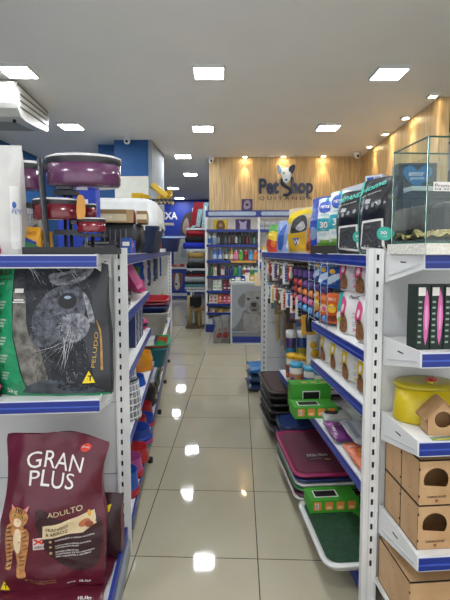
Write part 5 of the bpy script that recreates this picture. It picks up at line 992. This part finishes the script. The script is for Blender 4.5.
# ------------------------------------------------------------------ shop sign on the wood wall
NAVY = M('#0b1f45', .35, var=.02); SB = at(239, 201, V=VB); k_ = (at(336, 201, V=VB)-at(239, 201, V=VB)).length/97
su, sv = toB(SB)
def sp(px, py): q = at(px, py, V=VB-.03); return (toB(q)[0]-su, q.z)
sg = thing('shop_sign', 'dark blue shop name lettering with a dog head on the wood wall', 'sign', (*B(su, VB-.03, 0)[:2], 0), -PHI)
def sign_text(name, s_, x0, y0, x1, y1, mat, bold, th_=.03):
    a = sp(x0, y1); b = sp(x1, y0); vs, fs, asp = text_geo(s_, bold); m = MB(); W_ = b[0]-a[0]; H_ = b[1]-a[1]
    for yy in (0, -th_): m.add([(a[0]+x*W_, yy, a[1]+y*H_) for x, y in vs], fs, mat)
    # side walls from boundary edges
    from collections import Counter
    ec = Counter(); 
    for f in fs:
        for i in range(len(f)): ec[tuple(sorted((f[i], f[(i+1) % len(f)])))] += 1
    v2 = [(a[0]+x*W_, yy, a[1]+y*H_) for yy in (0, -th_) for x, y in vs]; nn = len(vs)
    m.add(v2, [(i, j, nn+j, nn+i) for (i, j), c_ in ec.items() if c_ == 1], mat); m.build(name, sg)
sign_text('lettering', 'Pet', 259, 178.5, 279, 194, NAVY, .035); sign_text('lettering', 'hop', 291, 178.5, 313, 198, NAVY, .035)
sign_text('small_lettering', 'Q U I T A N D A', 259, 196.5, 312, 200.5, M('#3a3226', .5), 0, .006)
sc = [sp(x, y) for x, y in ((292, 180), (288, 177), (283, 178), (281.5, 182), (284.5, 186), (289, 188.5), (290.5, 192), (287, 195), (282, 194), (279, 190))]
cur = smooth_poly(sc, 4)[:-8]; MB().tube([(x, -.018, z) for x, z in cur], .026, NAVY, 8).build('letter_swash', sg)
def sgp(L, mat, y0, y1, k=3): return MB().prism(smooth_poly([sp(*q) for q in L], k), y0, y1, mat)
sgp([(281, 170), (284, 168), (290, 168), (292, 171), (291, 177), (288.5, 182), (285.5, 183.5), (283, 181), (281.5, 176)], M('#cfe0f2', .4), -.05, 0).build('dog_face', sg)
sgp([(280, 167), (277.5, 165.5), (277, 169), (279, 175), (281.5, 171)], M('#7fa8dc', .4), -.055, -.02).build('dog_ear', sg)
sgp([(289, 168), (293, 165), (295, 167), (293.5, 172.5), (291, 174), (288.5, 171)], NAVY, -.06, -.02).build('dog_ear', sg)
sgp([(284.5, 179.5), (287.5, 179.5), (286, 181.8)], NAVY, -.06, -.045, 1).prism(ell(*sp(283.5, 173.5), .014, .02), -.056, -.045, NAVY).prism(ell(*sp(289.5, 173.5), .014, .02), -.062, -.045, M('#e8eef6', .4)).build('dog_nose', sg)
# ------------------------------------------------------------------ back wall shelving
V0 = 7.98; V1 = 8.31
def bq(px, py, v=V0): q = at(px, py, V=v); return toB(q)[0], q.z
bs = thing('shelving_unit', 'grey back wall shelving with blue rails and bottle rows under the sign', 'shelving', (0, 0, 0), -PHI)
ua = bq(205.5, 250)[0]; ub_ = bq(258, 250)[0]; uc = bq(330, 250)[0]
MB().box(ua, V1-.02, 0, uc, V1, 2.16, STEELB).build('back_panel', bs)
for u in (ua, ub_, uc): MB().box(u, V0+.0, 0, u+.035, V1, 2.1, STEEL).build('side_panel', bs)
zh0, zh1 = bq(220, 217)[1], bq(220, 210.5)[1]
MB().box(ua, V0-.02, zh0, uc, V0+.1, zh1, RAILD).build('header', bs)
for a, b in ((ua+.05, ub_-.04), (ub_+.05, uc-.05)): MB().prism([(x, z) for x, z in rounded(b-a, (zh1-zh0)*.6, .03)], V0-.028, V0-.02, M('#9fb0c4', .12, coat=.4), T=Matrix.Translation(((a+b)/2, 0, (zh0+zh1)/2))).build('header_panel', bs)
SZ = [bq(220, y)[1] for y in (229.5, 244.5, 260.5, 276, 290.5, 303.5, 312.5)]+[.14]
for i, z in enumerate(SZ):
    MB().box(ua+.035, V0, z-.02, ub_, V1-.02, z, STEEL).box(ua+.02, V0-.015, z-.045, ub_, V0, z+.003, RAILB).build('shelf', bs)
    if i < 4: MB().box(ub_+.035, V0, z-.02-.1*(i > 0), uc, V1-.02, z-.1*(i > 0), STEEL).box(ub_+.03, V0-.015, z-.045-.1*(i > 0), uc, V0, z+.003-.1*(i > 0), RAILB).build('shelf', bs)
MB().box(ua, V0-.012, 0, ub_, V0, .14, RAILD).build('kick_plate', bs)
MB().box(bq(231, 250)[0], V0-.018, SZ[2]-.04, ub_-.03, V0-.0155, SZ[2]-.002, paper('#d8a23a')).build('rail_strip', bs)
def bb(label, px, si, wpx, hpx, col, cap, band=None, kind='plain', group=None, cat='bottle', name='bottle'):
    u = bq(px, 250)[0]; r = wpx/2*8.0/FOC; p = B(u, V0+.07, SZ[si]+.001)
    return bottle(name, label, group, p, r, hpx*8.05/FOC, plastic(col), plastic(cap), paper(band) if band else None, kind, cat, rz=-PHI)
def bbx(label, px, si, wpx, hpx, col, decos=(), group=None, v=None, d=.08):
    u = bq(px, 250)[0]; p = B(u, v or V0+.08, SZ[si]+.001); return box3('product_box', label, 'box', p, wpx*8.05/FOC, d, hpx*8.05/FOC, paper(col), -PHI, group, decos)
bbx('yellow box with brown dog picture on the top back shelf', 220.5, 0, 14, 9.5, '#cdb11c', (('poly', smooth_poly([(.25, 0), (.2, .5), (.3, .9), (.65, .92), (.8, .5), (.75, 0)], 3), paper('#6b4a26')), ('poly', ell(.5, .45, .12, .2), paper('#a8824e'))))
bbx('purple box with pale dog picture on the top back shelf', 243, 0, 15, 10, '#332457', (('poly', smooth_poly([(.3, 0), (.3, .5), (.2, .9), (.5, .7), (.75, .9), (.7, .4), (.7, 0)], 3), paper('#a79cba')),))
u, z = bq(247, 219.5); 
p = B(u, V0+.02, zh1+.001); box3('product_box', 'purple box with a dog picture standing on the shelf header', 'box', p, .20, .06, .20, paper('#432a5e'), -PHI, None, (('poly', smooth_poly([(.2, .2), (.3, .8), (.7, .85), (.8, .3), (.5, .1)], 3), paper('#9a8a98')), ('poly', ell(.5, .5, .15, .12), paper('#3a2c34'))))
for i in range(4): bbx(('leftmost grey white box on the top shelf right bay', 'second grey white box on the top shelf right bay', 'third grey white box on the top shelf right bay', 'rightmost grey white box on the top shelf right bay')[i], 261+6*i, 0, 5, 8, '#b7bac0', ((.1, .3, .9, .6, paper('#8a8d9c')),))
bb('clear bottle with blue label, leftmost of the black bottle row', 209, 1, 4, 10, '#b9c4d2', '#dfe3e6', '#2f62b0'); bb('pale tube beside the clear bottle in the black bottle row', 214, 1, 4, 11, '#a9b8c4', '#e2e2e0', '#7f9ab0')
for i, (c_, h) in enumerate((('#1a1a1c', 12), ('#151517', 12.5), ('#26262a', 11), ('#17171a', 12), ('#2a2c34', 11.5), ('#181a1c', 12.5), ('#101214', 12.5), ('#16181a', 12), ('#1c1c20', 12), ('#141416', 11), ('#1f2226', 10.5))):
    nm = ('first', 'second', 'third', 'fourth', 'fifth', 'sixth', 'seventh', 'eighth', 'ninth', 'tenth', 'last')[i]
    bb(f'{nm} black bottle from the left in the upper bottle row', 218.3+3.6*i, 1, 3.3, h, c_, '#0f0f10', ('#8c8f92', '#2b2b2e', '#5a6a7a', '#6c4a3a', '#3a3a3e', '#b9b9b4', '#3f5c4a', '#2e2e33', '#7a2a2a', '#4a4a4a', '#5f8a7a')[i], 'plain')
for px, c_, cp, l, kd, h, bd in ((214.5, '#2f62b4', '#c9d8ee', 'blue spray bottle, left of the two', 'spray', 14, '#b9cbe6'), (219.8, '#2f62b4', '#c9d8ee', 'blue spray bottle, right of the two', 'spray', 14, '#b9cbe6'), (226, '#26392c', '#d9d9cf', 'dark green bottle with tall white top', 'spray', 14.5, '#c9c9bc'), (231.3, '#a8863c', '#e3e0d2', 'amber and white bottle beside the dark green one', 'spray', 14.5, '#dedccc'),
    (236, '#d9507e', '#e9c2cf', 'pink shampoo bottle', 'plain', 10.5, '#e890ac'), (241, '#3f9a34', '#dff0d0', 'green shampoo bottle', 'plain', 10.5, '#74bc5a'), (246, '#b8282c', '#f0d0c8', 'red shampoo bottle', 'plain', 10.5, '#7c1a1e'), (250.8, '#2f82cc', '#d0e2f2', 'sky blue shampoo bottle', 'plain', 10.5, '#6fb0e2'), (255.8, '#e06a1c', '#f6dcc0', 'orange shampoo bottle', 'plain', 10.5, '#ee9440')):
    bb(l+' in the middle bottle row', px, 2, 4.6, h, c_, cp, bd, kd)
for px, c_, cp, l, h in ((211, '#3c6a44', '#1f3a26', 'green bottle at the left end', 11), (214.8, '#cfc6b8', '#d9622c', 'cream bottle with orange cap', 10), (218.5, '#26262a', '#111114', 'black bottle', 11.5), (222.5, '#b03038', '#d0c8c4', 'red bottle', 11), (226.6, '#27346e', '#16204a', 'left navy bottle', 9.5), (231, '#27346e', '#16204a', 'right navy bottle', 9.5), (235.7, '#3e8a48', '#2a5a30', 'mid green bottle', 10), (239.8, '#3a8a9c', '#d8e4e4', 'teal bottle', 10),
    (244.6, '#d8d8d2', '#e4e4de', 'white bottle with red label', 10), (248.7, '#d6d8d2', '#e4e4de', 'white bottle with purple label', 10), (252.5, '#d8d8d0', '#e4e4de', 'white bottle with green label', 10), (256.3, '#d8d8d2', '#e4e4de', 'white bottle with teal label', 10)):
    bb(l+' in the lower bottle row', px, 3, 3.9, h, c_, cp, {'white bottle with red label': '#b8442c', 'white bottle with purple label': '#6a4a8c', 'white bottle with green label': '#4a9a4a', 'white bottle with teal label': '#3a8a8c', 'red bottle': '#d8d0cc'}.get(l), 'plain')
GL = paper('#7fa878')
for i, (px, c_) in enumerate(((215, '#d3d8d2'), (219.5, '#d6dad4'), (224.8, '#6c1f2c'), (229, '#5c1824'))): bbx(('left white and green carton under the bottle rows', 'right white and green carton under the bottle rows', 'left wine red carton under the bottle rows', 'right wine red carton under the bottle rows')[i], px, 4, 4.2, 10.5, c_, ((.2, .15, .8, .3, GL if i < 2 else TXW), (.3, .5, .7, .6, GL if i < 2 else paper('#b8788a'))))
for i, (px, c_, c2) in enumerate(((211, '#d8d2cc', '#b83a3a'), (215.3, '#d8cfc8', '#c2484a'), (220, '#d8663c', '#f0d8c8'), (224.6, '#c23a6c', '#f0d0dc'), (229, '#d8463c', '#f0d0c8'))): bbx(('white box with red print, far left of the pink and orange row', 'second white box with red print in the pink and orange row', 'orange box in the pink and orange row', 'pink box in the pink and orange row', 'red box right end of the pink and orange row')[i], px, 5, 4, 8.8, c_, ((.2, .2, .8, .35, paper(c2)), ('poly', ell(.5, .65, .2, .15), paper(c2))))
for i, (px, c_) in enumerate(((212, '#c9c4b8'), (219, '#b89c3c'), (224.5, '#6a8a3c'), (229, '#b9b4a8'))): bbx(('cream small box on the low back shelf', 'yellow small box on the low back shelf', 'green small box on the low back shelf', 'pale small box on the low back shelf')[i], px, 6, 5, 3.5, c_, ((.1, .2, .5, .8, paper('#a03a3a')),))
for i, (px, c_) in enumerate(((210, '#c9ccd0'), (214.5, '#3f62a0'), (226, '#b8b2a4'))): bbx(('white box on the lowest back shelf', 'blue box on the lowest back shelf', 'cream box on the lowest back shelf behind the bags')[i], px, 7, 4.5, 6, c_)
for i, (px, c_) in enumerate(((262, '#2f5ab0'), (268, '#c8c8c2'), (264, '#ddba2a'))): bbx(('blue and white carton on the right bay of the back shelving', 'pale carton on the right bay of the back shelving', 'small yellow carton on the right bay of the back shelving')[i], px, (2, 2, 1)[i], (9, 6, 3)[i], (8, 7, 4)[i], c_, ((.05, .5, .95, .95, TXW),) if i == 0 else ()).location.z -= .1
# counter with the dog picture
VC = 6.92
ct = thing('counter', 'white counter with a grey labrador picture in front of the back shelving', 'counter', (0, 0, 0), -PHI)
c0 = bq(230.5, 300, VC)[0]; c1 = c0+1.35; ctop = bq(231, 281.5, VC)[1]
def cq(px, py): q = at(px, py, V=VC); return (toB(q)[0], q.z)
MB().box(c0, VC, .0, c1, VC+.5, ctop-.03, M('#c6cacc', .4)).build('body', ct); MB().box(c0-.02, VC-.02, ctop-.03, c1, VC+.52, ctop, M('#c9ced0', .35)).build('top', ct)
MB().box(c0+.03, VC-.006, .03, c1, VC, .13, M('#182f80', .4)).build('kick_plate', ct)
pc = MB(); G1 = M('#8b9095', .5, var=.04); pc.box(cq(232, 300)[0], VC-.004, cq(232, 331)[1], c1-.02, VC, cq(232, 285)[1], G1)
pc.box(cq(232, 300)[0], VC-.0045, cq(232, 331.5)[1], c1-.02, VC-.004, cq(232, 330.3)[1], M('#c8a02c', .5)).box(cq(232, 300)[0], VC-.005, cq(232, 331.5)[1], cq(240, 300)[0], VC-.0045, cq(232, 330.3)[1], M('#2c6ab0', .5)).box(cq(244, 300)[0], VC-.005, cq(232, 331.5)[1], cq(250, 300)[0], VC-.0045, cq(232, 330.3)[1], M('#3a9a4a', .5))
pc.box(cq(232, 300)[0], VC-.0048, cq(232, 338)[1], c1-.02, VC-.001, cq(232, 332)[1], M('#74787b', .5))
D1, D2, D3, DK = M('#696a6b', .6, var=.1, vs=14), M('#858584', .6, var=.1, vs=14), M('#4e4f50', .6), M('#161616', .4)
# crop at (205,270) was 7.5 times enlarged
def dg_(L): return [cq(205+x/7.5, 270+y/7.5) for x, y in L]
for i, (L, mt) in enumerate((([(215, 455), (235, 420), (270, 360), (295, 300), (400, 290), (450, 320), (520, 455)], D1), ([(290, 320), (320, 330), (400, 330), (430, 400), (420, 455), (300, 455)], D2),
    ([(300, 180), (330, 158), (380, 155), (430, 165), (455, 200), (450, 260), (425, 305), (380, 320), (330, 315), (300, 270), (292, 220)], D2), ([(300, 175), (270, 190), (248, 225), (252, 260), (285, 285), (298, 250)], D1), ([(445, 180), (480, 200), (495, 240), (480, 280), (455, 270)], D1),
    ([(335, 270), (350, 235), (385, 235), (410, 270), (400, 310), (345, 312)], D1))): pc.deco(smooth_poly(dg_(L), 3), lambda u, v, i=i: (u, VC-.0055-.0004*i, v), mt)
for L in ([(345, 250), (365, 243), (385, 250), (380, 272), (365, 280), (350, 270)], [(312, 215), (326, 208), (340, 217), (326, 226)], [(380, 207), (394, 200), (408, 210), (394, 220)], [(345, 300), (365, 292), (395, 300), (365, 305)]): pc.deco(smooth_poly(dg_(L), 3), lambda u, v: (u, VC-.0085, v), DK)
pc.build('dog_picture', ct)
for i, (px, c_, w, h, l) in enumerate(((233, '#4a5a4c', .06, .05, 'dark green small pot at the left end of the counter top'), (238, '#c9ccc8', .08, .06, 'white packet on the counter top near the left end'), (243, '#3a4a78', .07, .05, 'navy packet on the counter top'), (247.5, '#d4d0c4', .08, .13, 'tall cream packet on the counter top'), (252, '#c8a22c', .09, .10, 'yellow display box on the counter top'), (256.5, '#7c2a2a', .07, .05, 'dark red packet on the counter top'))):
    u_ = bq(px, 280, VC+.1)[0]; box3('product_box', l, 'box', B(u_, VC+.12+.02*(i % 2), ctop+.001), w, .08, h, paper(c_), -PHI, None, ((.2, .3, .8, .7, TXW),))
u_, z_ = bq(257.5, 290, VC-.06); box3('sign_card', 'cream paper card hanging at the counter beside the far upright', 'card', B(u_, VC-.05, bq(257, 286, VC-.05)[1]), .09, .01, .21, paper('#d8c4a4'), -PHI)
# shopping bags
def shop_bag(label, px, w, h, col, seed, rz):
    p = at(px, 344, Z=0); b = Bag(w, h, .09, M(col, .5, bump=.4, bs=20), seed, wr=.01, nu=12, nv=14, neck=.62); b.art([(.2, .25), (.5, .2), (.75, .3), (.6, .42), (.35, .4)], M('#8c3a3c', .6), 3); b.art(ell(.5, .52, .1, .05), M('#9a4a4a', .6))
    p = at(px, 343, Z=0); o = b.build('shopping_bag', loc=(p.x, p.y, .001), rz=rz); tag(o, label, 'bag')
shop_bag('grey plastic shopping bag on the floor, left of the two', 219, .18, .43, '#858683', 3, R(8)); shop_bag('grey plastic shopping bag with red print, right of the two', 226, .20, .46, '#7b7c7a', 8, R(-5))
# ------------------------------------------------------------------ cushion shelving beyond the wood wall
VK = 8.55
def kq(px, py): return bq(px, py, VK)
ks = thing('shelving_unit', 'white steel shelving stacked with pet cushions beside the wood wall', 'shelving', (0, 0, 0), -PHI)
k0 = kq(184, 250)[0]; k1 = kq(206.5, 250)[0]
for u in (k0+.12, k1-.03): MB().box(u, VK, 0, u+.03, VK+.03, 1.5 if u < k0+.2 else 2.35, STEEL).box(u, VK+.42, 0, u+.03, VK+.45, 2.35, STEEL).build('upright', ks)
TZ = [kq(190, y)[1] for y in (228, 249, 268.5, 290)]
for z in TZ: MB().box(k0+.05, VK-.01, z-.035, k1, VK+.45, z, M('#cfd6da', .4)).build('shelf', ks)
def cushion(label, x0, x1, y0, y1, col, v=VK-.02):
    a, z1 = kq(x0, y0); b, z0 = kq(x1, y1); w, h = b-a, z1-z0; t = thing('pet_cushion', label, 'cushion', B((a+b)/2, v+.21, z0), -PHI); m = MB()
    loft(m, [rsec(.01, .01, 0, .003), rsec(w*.93, .40, 0, h*.4), rsec(w, .43, h*.5, h*.5), rsec(w*.94, .40, h, h*.4), rsec(.01, .01, h*1.02, .003)], cloth(col)); m.build('body', t)
def seq(items, zbase):
    z = zbase+.001
    for (x0, x1, h, col, l) in items:
        a = kq(x0, 250)[0]; b = kq(x1, 250)[0]; w = b-a; t = thing('pet_cushion', l, 'cushion', B((a+b)/2, VK+.19, z), -PHI); m = MB()
        loft(m, [rsec(.01, .01, 0, .003), rsec(w*.94, .38, 0, .05), rsec(w, .42, h*.5, .07), rsec(w*.94, .38, h, .05), rsec(.01, .01, h*1.0, .003)], cloth(col)); m.build('body', t); z += h+.001
P8 = 8.7/FOC
seq([(182.5, 205.5, 6.3*P8, '#1c2fa8', 'royal blue folded cushion'), (184.5, 205.5, 6*P8, '#121214', 'black folded cushion between blue and red ones'), (186, 205.5, 5.5*P8, '#8c1620', 'dark red folded cushion under the cushion shelf top')], TZ[1])
seq([(186, 205, 5*P8, '#141416', 'black cushion on the second cushion tier'), (187, 205, 5*P8, '#6d6f70', 'grey cushion on the second cushion tier'), (187, 205, 5.5*P8, '#a08348', 'tan cushion on the second cushion tier')], TZ[2])
seq([(184, 205, 3*P8, '#b9b9bc', 'pale cushion lowest on the third cushion tier'), (184, 205, 2.5*P8, '#4f8a8e', 'teal striped cushion on the third cushion tier'), (184, 205, 2.5*P8, '#2a2c30', 'thin black cushion on the third cushion tier'), (184, 205, 5*P8, '#a9b2b6', 'white dotted cushion on the third cushion tier'), (185, 205, 2.5*P8, '#7a1a26', 'thin dark red cushion on the third cushion tier'), (185, 205, 2.5*P8, '#1c2026', 'dark folded cushion topmost on the third cushion tier')], TZ[3])
a, z0 = kq(190, 228); b, z1 = kq(206, 201.5)
t = thing('pet_bed', 'red and pale blue patterned pet bed standing on the top cushion shelf', 'pet bed', B((a+b)/2, VK+.15, z0+.001), -PHI); w = b-a; h = z1-z0
m = MB().prism([(-w/2-.02, 0), (w/2-.04, 0), (w/2, h*.98), (-w*.25, h)], -.08, .08, cloth('#8c1c28')); m.build('body', t, bev=.02)
for x0, x1, t0, t1 in ((-w*.16, w*.10, .05, .72), (w*.2, w*.48, .02, .97), (-w*.5, -w*.3, .0, .1)): MB().prism([(x0, h*t0), (x1, h*t0), (x1+.06, h*t1), (x0+.05, h*t1)], -.12, -.07, M('#9fc4cc', .9, var=.4, vs=50)).build('side_cushion', t, bev=.02)
# cat tree
p = B(kq(196, 300)[0], VK-.1, 0); t = thing('cat_tree', 'beige and black cat scratching tree under the cushion shelves', 'cat tree', p, -PHI)
MB().box(-.18, -.15, 0, .16, .2, .04, cloth('#5a4a34')).build('base', t); 
for x, y, h in ((-.12, 0, .62), (.08, -.05, .35), (.02, .15, .6)): MB().lathe([(0, .04), (.045, .04), (.045, h), (0, h)], cloth('#b09a6c'), c=(x, y, 0), n=14).build('post', t)
MB().box(-.04, -.18, .35, .18, .1, .39, cloth('#8a6a3c')).build('platform', t); MB().box(-.1, -.1, .42, .1, .22, .6, cloth('#141414')).build('cubby', t)
p = at(192, 317, Z=0); o = MB().box(-.14, -.1, 0, .14, .1, .015, cloth('#1f6a3a')).build('floor_mat', loc=(p.x, p.y, .001), bev=.004); tag(o, 'small green mat on the floor before the cat tree', 'mat')
# ------------------------------------------------------------------ far end of the shop
def fq(px, py, v=VF-.03): q = at(px, py, V=v); return toB(q)[0], q.z
fs_ = thing('wall_poster', 'blue wall poster with white letters and a brown dog at the far end', 'poster', (0, 0, 0), -PHI); m = MB()
x0, z1 = fq(150, 200); x1, z0 = fq(209, 236); m.box(x0, VF-.03, z0, x1, VF, z1, M('#20399c', .5)); m.box(x0, VF-.035, z0-.08, x1, VF-.03, z0, M('#c2cbd4', .5)); m.build('panel', fs_)
m = MB(); a = fq(151.5, 219.5); b = fq(177.5, 212); vs, fc, _ = text_geo('CAIXA', .03); m.add([(a[0]+x*(b[0]-a[0]), VF-.036, a[1]+y*(b[1]-a[1])) for x, y in vs], fc, TXW); m.build('lettering', fs_)
m = MB(); 
def fp(L): return [fq(160+x/6.67, 190+y/6.67) for x, y in L]
m.deco(smooth_poly(fp([(140, 295), (138, 250), (150, 200), (165, 165), (190, 148), (215, 150), (225, 200), (222, 260), (215, 300)]), 3), lambda u, v: (u, VF-.037, v), M('#3f302c', .6)); m.deco(smooth_poly(fp([(160, 290), (150, 250), (165, 200), (185, 190), (195, 250), (190, 295)]), 3), lambda u, v: (u, VF-.039, v), M('#9a8478', .6)); m.build('dog_print', fs_)
VG = 13.6
def gq(px, py): q = at(px, py, V=VG); return toB(q)[0], q.z
fc_ = thing('counter', 'far cash counter with a blue dog picture front', 'counter', (0, 0, 0), -PHI); x0, z1 = gq(158, 267); x1, _ = gq(190, 267)
MB().box(x0, VG, 0, x1, VG+.5, z1-.06, M('#1c3488', .5)).build('body', fc_); MB().box(x0-.05, VG-.05, z1-.06, x1+.05, VG+.5, z1, M('#c9ced2', .5)).build('top', fc_)
m = MB(); m.box(gq(171, 280)[0], VG-.004, gq(171, 291)[1], gq(187, 280)[0], VG, gq(171, 271)[1], M('#24429a', .5))
def gp(L): return [gq(150+x/7.5, 240+y/7.5) for x, y in L]
for L, c_, k in (([(170, 280), (172, 255), (190, 245), (235, 250), (245, 280), (235, 350), (200, 380), (178, 350)], '#8a5a3c', 0), ([(195, 255), (212, 255), (220, 300), (225, 350), (200, 375), (185, 345), (188, 300)], '#cfc8c0', 1)): m.deco(smooth_poly(gp(L), 3), lambda u, v, k=k: (u, VG-.006-.002*k, v), M(c_, .6))
for L in ([(186, 325), (200, 322), (206, 335), (195, 342)], [(180, 300), (188, 298), (187, 308)], [(218, 300), (226, 298), (226, 308)]): m.deco(gp(L), lambda u, v: (u, VG-.012, v), BLK)
m.box(gq(171, 280)[0], VG-.004, gq(171, 296)[1], gq(187, 280)[0], VG, gq(171, 293)[1], M('#c9cfd6', .5)); m.build('dog_picture', fc_)
for i, (px, c_, w, h) in enumerate(((174, '#b8442c', .12, .07), (178, '#c98a3c', .10, .05), (182, '#a83430', .14, .09), (186, '#c8c4b8', .1, .12))):
    u_ = gq(px, 267)[0]; box3('product_box', ('red packet on the far counter', 'orange packet on the far counter', 'dark red packet on the far counter', 'cream packet on the far counter')[i], 'box', B(u_, VG+.1, z1+.001), w, .1, h, paper(c_), -PHI)
o = MB().box(gq(168, 250)[0], VG+1.2, gq(168, 265)[1]-.3, gq(206, 250)[0], VG+1.25, gq(168, 238)[1], M('#c4c4b8', .6)).box(gq(176, 250)[0], VG+1.19, gq(168, 258)[1], gq(182, 250)[0], VG+1.2, gq(168, 246)[1], M('#9aa2a4', .6)).build('notice_board', rz=-PHI); tag(o, 'pale notice board below the blue poster at the far end', 'board')
